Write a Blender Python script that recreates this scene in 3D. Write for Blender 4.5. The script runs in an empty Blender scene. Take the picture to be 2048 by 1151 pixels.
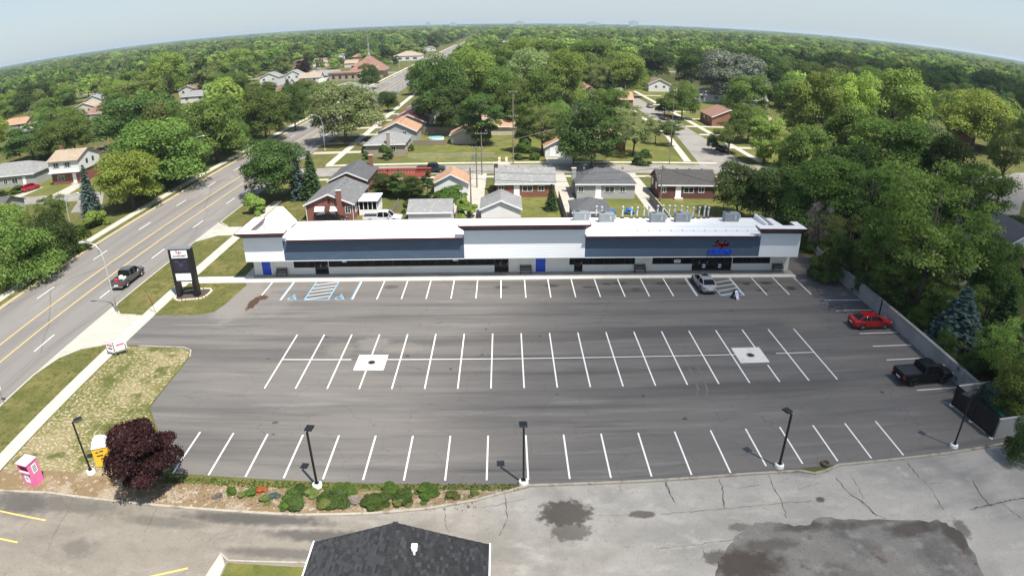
import bpy, bmesh, math, random
import numpy as np
from mathutils import Vector, Matrix
random.seed(7); rng = np.random.default_rng(7)
sc = bpy.context.scene
COL = sc.collection
R_ = math.radians

# ------------------------------------------------------------------ camera
# drone lens: wide angle with barrel distortion, r = f*(t + k1*t^3 + k2*t^5) in photo pixels (2048 wide)
PW, PH = 2048.0, 1151.0
CH, PITCH, YAW, ROLL, FL, K1, K2 = 28.28028, 0.40487, 0.01058, -0.00591, 1277.50738, 0.16666, -0.0959
_f = np.array([math.sin(YAW)*math.cos(PITCH), math.cos(YAW)*math.cos(PITCH), -math.sin(PITCH)])
_r = np.array([math.cos(YAW), -math.sin(YAW), 0.0]); _u = np.cross(_r, _f)
CR = math.cos(ROLL)*_r + math.sin(ROLL)*_u; CU = -math.sin(ROLL)*_r + math.cos(ROLL)*_u; CF = _f
cd = bpy.data.cameras.new('camera'); cam = bpy.data.objects.new('camera', cd); COL.objects.link(cam)
cam.matrix_world = Matrix(((CR[0], CU[0], -CF[0], 0), (CR[1], CU[1], -CF[1], 0), (CR[2], CU[2], -CF[2], CH), (0, 0, 0, 1)))
cd.type = 'PANO'; cd.sensor_width = 36.0; cd.sensor_height = 36.0*PH/PW; cd.sensor_fit = 'HORIZONTAL'
cd.clip_start = 0.1; cd.clip_end = 30000
cc = cd
cc.panorama_type = 'FISHEYE_LENS_POLYNOMIAL'; cc.fisheye_fov = math.pi
_rs = np.linspace(0, 1300, 300); _th = _rs/FL
for _ in range(40): _th = _th-(FL*(_th+K1*_th**3+K2*_th**5)-_rs)/(FL*(1+3*K1*_th**2+5*K2*_th**4))
_mm = _rs*36.0/PW
_c = np.linalg.lstsq(np.stack([_mm, _mm**2, _mm**3, _mm**4], -1), _th, rcond=None)[0]
cc.fisheye_polynomial_k0 = 0.0
cc.fisheye_polynomial_k1, cc.fisheye_polynomial_k2, cc.fisheye_polynomial_k3, cc.fisheye_polynomial_k4 = [-float(v) for v in _c]
sc.camera = cam

# ------------------------------------------------------------------ light
SUN_EL = R_(63.0)
SUN_XY = np.array([0.66, -0.75]); SUN_XY /= np.linalg.norm(SUN_XY)
SUN_DIR = np.array([SUN_XY[0]*math.cos(SUN_EL), SUN_XY[1]*math.cos(SUN_EL), math.sin(SUN_EL)])   # towards the sun
w = bpy.data.worlds.new('World'); sc.world = w; w.use_nodes = True
nt = w.node_tree; bg = nt.nodes['Background']; sky = nt.nodes.new('ShaderNodeTexSky')
sky.sky_type = 'NISHITA'; sky.sun_disc = False; sky.sun_elevation = SUN_EL
sky.sun_rotation = math.atan2(SUN_XY[0], SUN_XY[1])
sky.air_density = 1.0; sky.dust_density = 1.0; sky.ozone_density = 2.0; sky.altitude = 200
# thin summer haze: pale towards the horizon, clearer overhead
tcw = nt.nodes.new('ShaderNodeTexCoord'); sxw = nt.nodes.new('ShaderNodeSeparateXYZ'); nt.links.new(tcw.outputs['Generated'], sxw.inputs[0])
mrw = nt.nodes.new('ShaderNodeMapRange'); mrw.inputs['From Min'].default_value = 0.0; mrw.inputs['From Max'].default_value = 0.75; mrw.inputs['To Min'].default_value = 0.8; mrw.inputs['To Max'].default_value = 0.12; nt.links.new(sxw.outputs[2], mrw.inputs['Value'])
hz = nt.nodes.new('ShaderNodeMixRGB'); nt.links.new(mrw.outputs[0], hz.inputs[0]); hz.inputs[2].default_value = (3.35, 3.95, 4.35, 1)
nt.links.new(sky.outputs[0], hz.inputs[1]); nt.links.new(hz.outputs[0], bg.inputs[0]); bg.inputs[1].default_value = 0.1
sl = bpy.data.lights.new('sun', 'SUN'); sl.energy = 5.0; sl.angle = R_(0.53); sl.color = (1.0, 0.955, 0.88)
so = bpy.data.objects.new('sun', sl); COL.objects.link(so)
so.rotation_euler = Vector(SUN_DIR).to_track_quat('Z', 'Y').to_euler()
vs = sc.view_settings; vs.view_transform = 'Standard'; vs.look = 'None'; vs.gamma = 1.0; vs.use_curve_mapping = False
vs.exposure = 0.75
cy = sc.cycles
cy.max_bounces = 6; cy.diffuse_bounces = 3; cy.glossy_bounces = 3; cy.transmission_bounces = 3; cy.transparent_max_bounces = 8; cy.volume_bounces = 0
cy.use_denoising = True
try: cy.denoiser = 'OPENIMAGEDENOISE'
except Exception: pass
cy.sample_clamp_indirect = 6.0

# ------------------------------------------------------------------ pixel -> place
def pray(x, y):
    vx, vy = x-PW/2, y-PH/2; rr = math.hypot(vx, vy)+1e-9; th = rr/FL
    for _ in range(25): th -= (FL*(th+K1*th**3+K2*th**5)-rr)/(FL*(1+3*K1*th**2+5*K2*th**4))
    s = math.sin(th)/rr
    return vx*s*CR - vy*s*CU + math.cos(th)*CF
def G(x, y, z=0.0):
    d = pray(x, y); t = (z-CH)/d[2]; return np.array([d[0]*t, d[1]*t, z])
def GY(x, y, Y):
    d = pray(x, y); t = Y/d[1]; return np.array([d[0]*t, Y, CH+d[2]*t])
def PR(X, Y, Z):
    d = np.array([X, Y, Z-CH]); a, b, c = d@CR, d@CU, d@CF; rho = math.hypot(a, b)+1e-9; th = math.atan2(rho, c)
    q = FL*(th+K1*th**3+K2*th**5)/rho
    return PW/2+a*q, PH/2-b*q

# ------------------------------------------------------------------ object helpers
def tag(o, label=None, cat=None, group=None, kind=None):
    if label: o['label'] = label
    if cat: o['category'] = cat
    if group: o['group'] = group
    if kind: o['kind'] = kind
    return o
def thing(name, label, cat, loc=(0, 0, 0), rz=0.0, group=None):
    o = bpy.data.objects.new(name, None); COL.objects.link(o); o.empty_display_size = 0.2
    o.location = loc; o.rotation_euler = (0, 0, rz)
    return tag(o, label, cat, group)
def link(name, me, parent=None, loc=None):
    o = bpy.data.objects.new(name, me); COL.objects.link(o)
    if parent is not None: o.parent = parent
    if loc is not None: o.location = loc
    return o
def copy_tree(o, parent=None):
    c = o.copy(); COL.objects.link(c); c.parent = parent
    for ch in o.children: copy_tree(ch, c)
    return c
class MB:
    def __init__(s): s.v = []; s.f = []; s.mi = []
    def add(s, vs_, fs, mi=0):
        n = len(s.v); s.v += [tuple(map(float, q)) for q in vs_]; s.f += [tuple(n+i for i in f) for f in fs]; s.mi += [mi]*len(fs); return s
    def box(s, x0, y0, z0, x1, y1, z1, mi=0):
        x0, x1 = sorted((x0, x1)); y0, y1 = sorted((y0, y1)); z0, z1 = sorted((z0, z1))
        return s.add([(x0,y0,z0),(x1,y0,z0),(x1,y1,z0),(x0,y1,z0),(x0,y0,z1),(x1,y0,z1),(x1,y1,z1),(x0,y1,z1)],
                     [(3,2,1,0),(4,5,6,7),(0,1,5,4),(1,2,6,5),(2,3,7,6),(3,0,4,7)], mi)
    def quad(s, a, b, c, d, mi=0): return s.add([a, b, c, d], [(0,1,2,3)], mi)
    def poly(s, pts, z, mi=0):     # flat polygon sheet facing up, counter-clockwise made sure
        A = sum(pts[i][0]*pts[(i+1)%len(pts)][1]-pts[(i+1)%len(pts)][0]*pts[i][1] for i in range(len(pts)))
        if A < 0: pts = pts[::-1]
        return s.add([(p[0], p[1], z) for p in pts], [tuple(range(len(pts)))], mi)
    def prism(s, pts, z0, z1, mi=0):
        A = sum(pts[i][0]*pts[(i+1)%len(pts)][1]-pts[(i+1)%len(pts)][0]*pts[i][1] for i in range(len(pts)))
        if A < 0: pts = pts[::-1]
        n = len(pts)
        return s.add([(p[0],p[1],z0) for p in pts]+[(p[0],p[1],z1) for p in pts],
                     [tuple(range(n))[::-1], tuple(range(n, 2*n))]+[(i,(i+1)%n,n+(i+1)%n,n+i) for i in range(n)], mi)
    def xprism(s, pts, x0, x1, mi=0):   # profile in (y, z), swept along x
        n = len(pts); A = sum(pts[i][0]*pts[(i+1)%n][1]-pts[(i+1)%n][0]*pts[i][1] for i in range(n))
        if A < 0: pts = pts[::-1]
        return s.add([(x0,p[0],p[1]) for p in pts]+[(x1,p[0],p[1]) for p in pts],
                     [tuple(range(n))[::-1], tuple(range(n,2*n))]+[(i,(i+1)%n,n+(i+1)%n,n+i) for i in range(n)], mi)
    def tube(s, pts, rads, seg=8, cap=True, mi=0):
        pts = [Vector(p) for p in pts]; n = len(pts)
        if not hasattr(rads, '__len__'): rads = [rads]*n
        rings = []
        for i, p in enumerate(pts):
            t = (pts[min(i+1,n-1)]-pts[max(i-1,0)]).normalized()
            a = Vector((0,0,1)) if abs(t.z) < .9 else Vector((1,0,0))
            u = t.cross(a).normalized(); v = t.cross(u)
            rings.append([p+rads[i]*(math.cos(2*math.pi*k/seg)*u+math.sin(2*math.pi*k/seg)*v) for k in range(seg)])
        vs_ = [q for r in rings for q in r]; fs = []
        for i in range(n-1):
            for k in range(seg): fs.append((i*seg+k, i*seg+(k+1)%seg, (i+1)*seg+(k+1)%seg, (i+1)*seg+k))
        if cap: fs += [tuple(range(seg))[::-1], tuple(range((n-1)*seg, n*seg))]
        return s.add(vs_, fs, mi)
    def cyl(s, c, r, h, seg=16, axis='z', r2=None, mi=0):
        r2 = r if r2 is None else r2; c = Vector(c); d = {'x': Vector((1,0,0)), 'y': Vector((0,1,0)), 'z': Vector((0,0,1))}[axis]
        return s.tube([c, c+d*h], [r, r2], seg, True, mi)
    def mesh(s, name):
        me = bpy.data.meshes.new(name); me.from_pydata(s.v, [], s.f); 
        return me
    def build(s, name, mats, parent=None, smooth=False, bevel=0.0, seg=2, fix=False):
        me = s.mesh(name)
        mats = mats if isinstance(mats, (list, tuple)) else [mats]
        for m in mats: me.materials.append(m)
        if len(mats) > 1: me.polygons.foreach_set('material_index', s.mi)
        if fix or bevel:
            bm = bmesh.new(); bm.from_mesh(me); bmesh.ops.recalc_face_normals(bm, faces=bm.faces)
            if bevel:
                ed = [e for e in bm.edges if len(e.link_faces) == 2 and e.calc_face_angle(0) > 0.5]
                bmesh.ops.bevel(bm, geom=ed, offset=bevel, segments=seg, profile=.6, affect='EDGES', clamp_overlap=True)
            bm.to_mesh(me); bm.free()
        if smooth:
            me.polygons.foreach_set('use_smooth', [True]*len(me.polygons))
        me.update()
        return link(name, me, parent)
def auto_smooth(o, ang=40):
    me = o.data
    me.polygons.foreach_set('use_smooth', [True]*len(me.polygons))
    try: me.set_sharp_from_angle(angle=R_(ang))
    except Exception: pass
def text_mesh(name, txt, size, mat, parent, loc, rot, extrude=.0, align='CENTER', xs=1.0, shear=0.0, bold=0.0):
    cu = bpy.data.curves.new('t', 'FONT'); cu.body = txt; cu.size = size; cu.extrude = extrude; cu.align_x = align; cu.align_y = 'CENTER'; cu.shear = shear; cu.offset = bold
    cu.resolution_u = 3
    t = bpy.data.objects.new('t', cu); COL.objects.link(t)
    bpy.context.view_layer.update()
    me = bpy.data.meshes.new_from_object(t.evaluated_get(bpy.context.evaluated_depsgraph_get())); bpy.data.objects.remove(t)
    me.name = name; me.materials.clear(); me.materials.append(mat)
    o = link(name, me, parent); o.location = loc; o.rotation_euler = rot; o.scale = (xs, 1, 1)
    return o
def stroke_mesh(name, strokes, width, depth, mat, parent, loc, rot, scale=1.0):
    m = MB()
    for st in strokes:
        pts = [Vector((p[0], p[1], 0)) for p in st]; P = [pts[0]]+pts+[pts[-1]]; out = []
        for i in range(1, len(P)-2):
            for k in range(5):
                t = k/5; a, b, c, d = P[i-1], P[i], P[i+1], P[i+2]
                out.append(.5*((2*b)+(-a+c)*t+(2*a-5*b+4*c-d)*t*t+(-a+3*b-3*c+d)*t**3))
        out.append(pts[-1])
        for a, b in zip(out[:-1], out[1:]):
            d = (b-a);
            if d.length < 1e-6: continue
            d.normalize(); n = Vector((-d.y, d.x, 0))*width/2; a = a-d*width*.3; b = b+d*width*.3
            q = [a-n, b-n, b+n, a+n]
            m.add([(v.x*scale, v.y*scale, 0) for v in q]+[(v.x*scale, v.y*scale, depth) for v in q],
                  [(3,2,1,0),(4,5,6,7),(0,1,5,4),(1,2,6,5),(2,3,7,6),(3,0,4,7)])
    o = m.build(name, mat, parent); o.location = loc; o.rotation_euler = rot
    return o
SKYLAR = [[(.75,1.05),(.55,1.25),(.25,1.15),(.2,.9),(.5,.68),(.62,.4),(.4,.08),(.05,.12),(-.15,.3)],
          [(.95,1.3),(.9,.7),(.85,.05)], [(1.25,.62),(.9,.36),(1.1,.2),(1.3,.05),(1.42,.2)],
          [(1.42,.6),(1.45,.25),(1.62,.12),(1.8,.6)], [(1.8,.6),(1.72,-.1),(1.5,-.45),(1.42,-.25),(1.75,.1)],
          [(1.85,.15),(2.08,.8),(2.12,1.2),(2.02,1.2),(2.0,.5),(2.08,.1),(2.22,.2)],
          [(2.62,.52),(2.4,.55),(2.28,.3),(2.4,.08),(2.6,.28),(2.66,.55),(2.64,.15),(2.78,.12)],
          [(2.85,.55),(2.9,.35),(2.88,.08)], [(2.9,.38),(3.05,.56),(3.22,.5)]]
# ------------------------------------------------------------------ materials
def new_mat(name):
    m = bpy.data.materials.new(name); m.use_nodes = True; n = m.node_tree.nodes; b = n['Principled BSDF']; return m, n, m.node_tree.links, b
def srgb(r, g, b):
    f = lambda c: (c/12.92 if c <= .04045 else ((c+.055)/1.055)**2.4)
    return (f(r/255), f(g/255), f(b/255))
def mat(name, col, rough=.7, metal=0., spec=.5, layers=(), bump=None, coat=0., emit=None, coords='pos', k=1.0):
    """layers: (scale, colour, lo, hi, stretch, detail, kind) laid over the base colour where noise passes lo..hi"""
    col = tuple(v*k for v in col); layers = [(ly[0], tuple(v*k for v in ly[1]), *ly[2:]) for ly in layers]
    m, n, L, b = new_mat(name)
    b.inputs['Roughness'].default_value = rough; b.inputs['Metallic'].default_value = metal
    b.inputs['Specular IOR Level'].default_value = spec; b.inputs['Coat Weight'].default_value = coat
    if coat: b.inputs['Coat Roughness'].default_value = .06
    b.inputs['Base Color'].default_value = (*col, 1)
    if emit: b.inputs['Emission Color'].default_value = (*emit[0], 1); b.inputs['Emission Strength'].default_value = emit[1]
    src = None
    if layers or bump:
        if coords == 'pos': g = n.new('ShaderNodeNewGeometry'); src = g.outputs['Position']
        else: g = n.new('ShaderNodeTexCoord'); src = g.outputs['Object']
    last = None
    for ly in layers:
        scale, c2, lo, hi = ly[:4]; st = ly[4] if len(ly) > 4 else (1,1,1); det = ly[5] if len(ly) > 5 else 4; kind = ly[6] if len(ly) > 6 else 'noise'
        mp = n.new('ShaderNodeMapping'); mp.inputs['Scale'].default_value = st; L.new(src, mp.inputs[0])
        mp.inputs['Location'].default_value = (rng.random()*20, rng.random()*20, 0)
        if kind == 'noise':
            t = n.new('ShaderNodeTexNoise'); t.inputs['Scale'].default_value = scale; t.inputs['Detail'].default_value = det; t.inputs['Roughness'].default_value = .6; o = t.outputs[0]
        elif kind == 'crack':
            nz = n.new('ShaderNodeTexNoise'); nz.inputs['Scale'].default_value = scale*2.2; nz.inputs['Detail'].default_value = 3; L.new(mp.outputs[0], nz.inputs[0])
            ad = n.new('ShaderNodeMixRGB'); ad.blend_type = 'ADD'; ad.inputs[0].default_value = .35/scale; L.new(mp.outputs[0], ad.inputs[1]); L.new(nz.outputs[1], ad.inputs[2])
            t = n.new('ShaderNodeTexVoronoi'); t.feature = 'DISTANCE_TO_EDGE'; t.inputs['Scale'].default_value = scale; L.new(ad.outputs[0], t.inputs['Vector']); o = t.outputs['Distance']
        elif kind == 'cell':
            t = n.new('ShaderNodeTexVoronoi'); t.inputs['Scale'].default_value = scale; o = t.outputs['Color']
        if kind != 'crack': L.new(mp.outputs[0], t.inputs['Vector'])
        r = n.new('ShaderNodeMapRange'); r.interpolation_type = 'SMOOTHSTEP'; r.inputs['From Min'].default_value = hi if kind == 'crack' else lo; r.inputs['From Max'].default_value = lo if kind == 'crack' else hi; L.new(o, r.inputs['Value'])
        amt = ly[7] if len(ly) > 7 else 1.0
        r.inputs['To Max'].default_value = amt
        mx = n.new('ShaderNodeMixRGB'); L.new(r.outputs[0], mx.inputs[0])
        if last is None: mx.inputs[1].default_value = (*col, 1)
        else: L.new(last, mx.inputs[1])
        mx.inputs[2].default_value = (*c2, 1); last = mx.outputs[0]
    if last is not None: L.new(last, b.inputs['Base Color'])
    if bump:
        t = n.new('ShaderNodeTexNoise'); t.inputs['Scale'].default_value = bump[0]; t.inputs['Detail'].default_value = 5; L.new(src, t.inputs[0])
        bp = n.new('ShaderNodeBump'); bp.inputs['Strength'].default_value = bump[1]; bp.inputs['Distance'].default_value = bump[2] if len(bump) > 2 else .05
        L.new(t.outputs[0], bp.inputs['Height']); L.new(bp.outputs[0], b.inputs['Normal'])
    return m
def brickmat(name, c1, c2, mortar, sx=4.6, row=.075):
    m, n, L, b = new_mat(name); g = n.new('ShaderNodeTexCoord'); sp = n.new('ShaderNodeSeparateXYZ'); L.new(g.outputs['Object'], sp.inputs[0])
    a = n.new('ShaderNodeMath'); L.new(sp.outputs[0], a.inputs[0]); L.new(sp.outputs[1], a.inputs[1])
    cb = n.new('ShaderNodeCombineXYZ'); L.new(a.outputs[0], cb.inputs[0]); L.new(sp.outputs[2], cb.inputs[1])
    t = n.new('ShaderNodeTexBrick'); t.inputs['Scale'].default_value = 1.0; t.inputs['Brick Width'].default_value = .22; t.inputs['Row Height'].default_value = row
    t.inputs['Mortar Size'].default_value = .008; t.inputs['Color1'].default_value = (*c1,1); t.inputs['Color2'].default_value = (*c2,1); t.inputs['Mortar'].default_value = (*mortar,1)
    L.new(cb.outputs[0], t.inputs[0])
    nz = n.new('ShaderNodeTexNoise'); nz.inputs['Scale'].default_value = .9; L.new(g.outputs['Object'], nz.inputs[0])
    mx = n.new('ShaderNodeMixRGB'); mx.blend_type = 'MULTIPLY'; mx.inputs[0].default_value = .45; L.new(t.outputs[0], mx.inputs[1]); L.new(nz.outputs[1], mx.inputs[2]); 
    L.new(mx.outputs[0], b.inputs['Base Color']); b.inputs['Roughness'].default_value = .85
    return m
def shingle(name, c, dark=.6, light=1.35):
    d = tuple(v*dark for v in c); l = tuple(min(1, v*light) for v in c)
    return mat(name, c, .9, layers=[(3.5, d, .5, .75, (1,1,3), 3), (1.6, l, .45, .8, (1,1,1), 2), (.35, d, .55, .8, (1,1,1), 2, 'noise', .5)], bump=(12, .3, .02), coords='obj')
def sidingmat(name, c, pitch=.14):
    m, n, L, b = new_mat(name); g = n.new('ShaderNodeTexCoord'); sp = n.new('ShaderNodeSeparateXYZ'); L.new(g.outputs['Object'], sp.inputs[0])
    a = n.new('ShaderNodeMath'); a.operation = 'DIVIDE'; L.new(sp.outputs[2], a.inputs[0]); a.inputs[1].default_value = pitch
    fr = n.new('ShaderNodeMath'); fr.operation = 'FRACT'; L.new(a.outputs[0], fr.inputs[0])
    bp = n.new('ShaderNodeBump'); bp.inputs['Strength'].default_value = 1; bp.inputs['Distance'].default_value = .02; bp.invert = True; L.new(fr.outputs[0], bp.inputs['Height']); L.new(bp.outputs[0], b.inputs['Normal'])
    nz = n.new('ShaderNodeTexNoise'); nz.inputs['Scale'].default_value = .8; L.new(g.outputs['Object'], nz.inputs[0])
    mx = n.new('ShaderNodeMixRGB'); mx.inputs[1].default_value = (*c,1); mx.inputs[2].default_value = (*[v*.82 for v in c],1); L.new(nz.outputs[0], mx.inputs[0]); L.new(mx.outputs[0], b.inputs['Base Color'])
    b.inputs['Roughness'].default_value = .6
    return m
# a pixel's own shape, for stains and wear that stay put: blobs at world places
def add_blobs(m, blobs, col, edge=.45, nscale=1.2, mode='MIX'):
    """soft-edged irregular stains at (x, y, rx, ry) on material m"""
    n = m.node_tree.nodes; L = m.node_tree.links; b = n['Principled BSDF']
    g = n.new('ShaderNodeNewGeometry'); nz = n.new('ShaderNodeTexNoise'); nz.inputs['Scale'].default_value = nscale; nz.inputs['Detail'].default_value = 4; L.new(g.outputs['Position'], nz.inputs[0])
    tot = None
    for (x, y, rx, ry, amt) in blobs:
        mp = n.new('ShaderNodeMapping'); mp.vector_type = 'TEXTURE'; mp.inputs['Location'].default_value = (x, y, 0); mp.inputs['Scale'].default_value = (rx, ry, 100); L.new(g.outputs['Position'], mp.inputs[0])
        ln = n.new('ShaderNodeVectorMath'); ln.operation = 'LENGTH'; L.new(mp.outputs[0], ln.inputs[0])
        a = n.new('ShaderNodeMath'); a.operation = 'MULTIPLY_ADD'; L.new(nz.outputs[0], a.inputs[0]); a.inputs[1].default_value = 1.3; L.new(ln.outputs['Value'], a.inputs[2])
        r = n.new('ShaderNodeMapRange'); r.interpolation_type = 'SMOOTHSTEP'; r.inputs['From Min'].default_value = 1.65+edge/2; r.inputs['From Max'].default_value = 1.65-edge/2; r.inputs['To Max'].default_value = amt; L.new(a.outputs[0], r.inputs['Value'])
        if tot is None: tot = r.outputs[0]
        else:
            mxm = n.new('ShaderNodeMath'); mxm.operation = 'MAXIMUM'; L.new(tot, mxm.inputs[0]); L.new(r.outputs[0], mxm.inputs[1]); tot = mxm.outputs[0]
    mx = n.new('ShaderNodeMixRGB'); mx.blend_type = mode; L.new(tot, mx.inputs[0]); mx.inputs[2].default_value = (*col, 1)
    inp = b.inputs['Base Color']
    if inp.is_linked: L.new(inp.links[0].from_socket, mx.inputs[1])
    else: mx.inputs[1].default_value = inp.default_value
    L.new(mx.outputs[0], inp)
    return m
M = {}
M['ground'] = mat('ground_grass', (.11,.12,.036), .95, spec=.1, layers=[(.12,(.16,.14,.05),.45,.7),(.9,(.06,.085,.02),.5,.75),(6,(.17,.16,.07),.55,.75)], bump=(9,.5,.08), k=0.8)
M['lawn'] = mat('lawn_grass', (.165,.168,.050), .95, spec=.1, layers=[(.25,(.27,.235,.085),.42,.66),(.8,(.115,.135,.034),.46,.66,(1,1,1),6),(2.2,(.10,.125,.03),.52,.66,(1,.7,1),6),(.5,(.32,.265,.11),.6,.76,(1,2,1),6),(5,(.27,.24,.10),.52,.66,(1,.6,1),6,'noise',.8),(11,(.075,.085,.025),.55,.68,(1,1,1),5,'noise',.7)], bump=(9,.9,.12), k=0.62)
M['lawn_b'] = mat('clipped_grass', (.15,.165,.044), .95, spec=.1, layers=[(.2,(.24,.22,.065),.4,.68),(1.0,(.105,.13,.032),.48,.68,(1,1,1),6),(4,(.20,.19,.06),.52,.68,(1,1,1),6,'noise',.7),(10,(.08,.10,.026),.55,.7,(1,1,1),5,'noise',.6)], bump=(9,.8,.1), k=0.72)
M['drylawn'] = mat('patchy_dry_grass', (.19,.185,.05), .95, spec=.1, layers=[(.16,(.36,.30,.15),.40,.58),(3.6,(.58,.51,.36),.50,.60,(.9,1.2,1),8),(.4,(.13,.145,.04),.5,.66),(4,(.20,.17,.07),.55,.7,(1,1,1),4,'noise',.8)], bump=(7,.8,.1), k=0.62)
M['bed'] = mat('dry_mulch_bed', (.28,.20,.11), .95, spec=.1, layers=[(.5,(.42,.34,.24),.48,.66),(2.2,(.52,.46,.38),.55,.68),(1.1,(.14,.12,.05),.58,.72),(9,(.16,.11,.06),.54,.7),(5,(.62,.58,.5),.66,.74)], bump=(8,.9,.1), k=0.72)
M['road'] = mat('road_concrete_asphalt', (.27,.25,.228), .85, spec=.3, layers=[(.35,(.205,.19,.175),.42,.7,(1.6,.05,1)),(.12,(.32,.30,.275),.5,.75,(1,.4,1)),(14,(.19,.18,.17),.5,.7,(1,1,1),3,'noise',.5),(.1,(.10,.10,.10),.0,.006,(1,.3,1),2,'crack',.6)], bump=(20,.15,.02), k=0.7)
M['lot'] = mat('parking_asphalt', (.212,.194,.176), .85, spec=.3, layers=[(.16,(.165,.155,.145),.4,.68,(.25,1.2,1),5),(.6,(.265,.246,.226),.5,.75,(.15,1.6,1),5),(.5,(.115,.109,.104),.56,.72,(.12,1.5,1),5,'noise',.7),(1.8,(.08,.078,.076),.68,.76,(.6,1,1),4,'noise',.7),(16,(.12,.115,.11),.5,.72,(1,1,1),3,'noise',.55),(9,(.24,.235,.225),.68,.76,(1,1,1),3,'noise',.6),(.35,(.10,.095,.09),.46,.66,(.06,1.0,1),6,'noise',.75),(.55,(.085,.08,.076),.60,.72,(.1,2.2,1),6,'noise',.6),(.33,(.07,.066,.062),.0,.006,(.6,1,1),2,'crack',.55),(2.2,(.26,.245,.225),.66,.74,(.5,1,1),6,'noise',.5)], bump=(24,.2,.02), k=0.70)
M['street'] = mat('side_street_concrete', (.34,.315,.28), .9, spec=.2, layers=[(.2,(.25,.235,.21),.45,.7),(1.2,(.40,.375,.335),.5,.75),(.3,(.16,.15,.14),.0,.008,(1,1,1),2,'crack',.7)], k=0.72)
M['oldlot'] = mat('worn_concrete_lot', (.345,.322,.285), .92, spec=.2, layers=[(.18,(.27,.256,.228),.42,.66),(.8,(.39,.365,.325),.48,.72,(.4,1,1)),(.12,(.20,.19,.175),.55,.72,(.5,1.1,1)),(12,(.33,.315,.28),.52,.72,(1,1,1),3,'noise',.6),(1.3,(.17,.155,.13),.0,.014,(1,1,1),2,'crack',.5),(3.0,(.20,.185,.155),.0,.03,(1,1,1),2,'crack',.4),(2.4,(.24,.225,.195),.58,.70,(1,1,1),6,'noise',.7),(.5,(.42,.40,.36),.6,.75,(1,1,1),5,'noise',.8)], bump=(14,.35,.03), k=1)
M['patchlot'] = mat('dark_worn_patch', (.21,.198,.178), .92, spec=.2, layers=[(.35,(.13,.12,.11),.45,.68),(.9,(.27,.255,.23),.5,.72),(.5,(.13,.085,.065),.58,.72),(8,(.11,.10,.095),.55,.7)], bump=(10,.5,.04), k=.84)
M['oldasph'] = mat('weathered_asphalt_edge', (.15,.145,.135), .92, spec=.2, layers=[(.35,(.25,.24,.22),.45,.62,(.5,1.4,1)),(1.5,(.09,.088,.085),.55,.75),(10,(.19,.18,.17),.55,.72)], bump=(12,.4,.03))
M['concrete'] = mat('sidewalk_concrete', (.50,.46,.39), .9, spec=.2, layers=[(.5,(.43,.395,.335),.45,.7),(3,(.54,.50,.43),.5,.75),(11,(.42,.39,.33),.6,.75,(1,1,1),3,'noise',.5)], k=0.9)
M['apron'] = mat('driveway_concrete', (.46,.425,.365), .9, spec=.2, layers=[(.4,(.38,.35,.30),.45,.7),(.25,(.20,.19,.17),.0,.006,(1,1,1),2,'crack',.7),(4,(.50,.465,.40),.5,.75)], k=0.86)
M['walk'] = mat('walkway_concrete', (.42,.405,.37), .88, spec=.2, layers=[(.35,(.33,.32,.295),.45,.68),(1.5,(.24,.235,.22),.6,.75,(1,1,1),4,'noise',.6)], k=0.8)
M['walkwhite'] = mat('sunlit_tone_concrete', (.66,.635,.58), .85, spec=.2, layers=[(.9,(.55,.53,.48),.5,.75)])  # walk concrete with its sunlit brightness put into the base colour
M['kerb'] = mat('old_kerb_concrete', (.33,.30,.25), .9, spec=.2, layers=[(1.2,(.20,.18,.14),.48,.68),(5,(.42,.38,.32),.55,.75)], bump=(9,.5,.04))
M['wlane'] = mat('white_road_paint', (.74,.73,.70), .7, layers=[(5,(.45,.44,.42),.58,.78),(1,(.6,.59,.57),.5,.8)])
M['ylane'] = mat('yellow_road_paint', (.62,.44,.12), .7, layers=[(4,(.42,.33,.16),.52,.78)])
M['blane'] = mat('blue_road_paint', (.20,.42,.60), .7, layers=[(4,(.25,.32,.38),.55,.8)])
M['pad'] = mat('drain_pad_concrete', (.62,.60,.555), .85, layers=[(.8,(.52,.50,.46),.5,.72),(3,(.67,.65,.61),.5,.75)])
M['iron'] = mat('cast_iron', (.035,.033,.03), .6, metal=.6)
M['roofwhite'] = mat('white_roof_membrane', (.80,.80,.78), .55, layers=[(.5,(.72,.715,.69),.5,.72),(.35,(.52,.46,.41),.69,.76,(.5,2.2,1),5,'noise',.8)])
M['white'] = mat('white_paint', (.78,.78,.77), .6, layers=[(.7,(.70,.70,.69),.5,.8)])
M['whitewall'] = mat('white_block_wall', (.64,.64,.615), .8, layers=[(.6,(.58,.58,.555),.5,.75)])
M['navy'] = mat('navy_siding_paint', (.055,.088,.135), .55, layers=[(.5,(.07,.105,.155),.45,.75,(1,1,4))])
M['whitesiding'] = mat('white_siding_paint', (.76,.775,.78), .55, layers=[(.5,(.70,.72,.73),.5,.8,(1,1,4))])
M['maroon'] = mat('maroon_metal_trim', (.115,.012,.014), .35, metal=.3)
M['black'] = mat('black_metal', (.012,.012,.013), .45, metal=.2)
M['blackmat'] = mat('matt_black', (.015,.015,.015), .9)
M['glass'] = mat('dark_window_glass', (.006,.007,.008), .05, spec=.18)
M['glassb'] = mat('tinted_window_glass', (.03,.036,.042), .08, spec=.8)
M['bluedoor'] = mat('blue_painted_door', (.003,.055,.52), .45)
M['wood'] = mat('weathered_wood', (.22,.18,.14), .85, layers=[(2,(.14,.115,.09),.45,.7,(1,1,8))], coords='obj')
M['brownslat'] = mat('brown_bench_slats', (.07,.052,.04), .6)
M['galv'] = mat('galvanised_metal', (.44,.45,.45), .4, metal=.8, layers=[(3,(.34,.35,.35),.45,.7)])
M['pipe'] = mat('pale_vent_pipe', (.55,.56,.55), .45, metal=.5)
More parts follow.
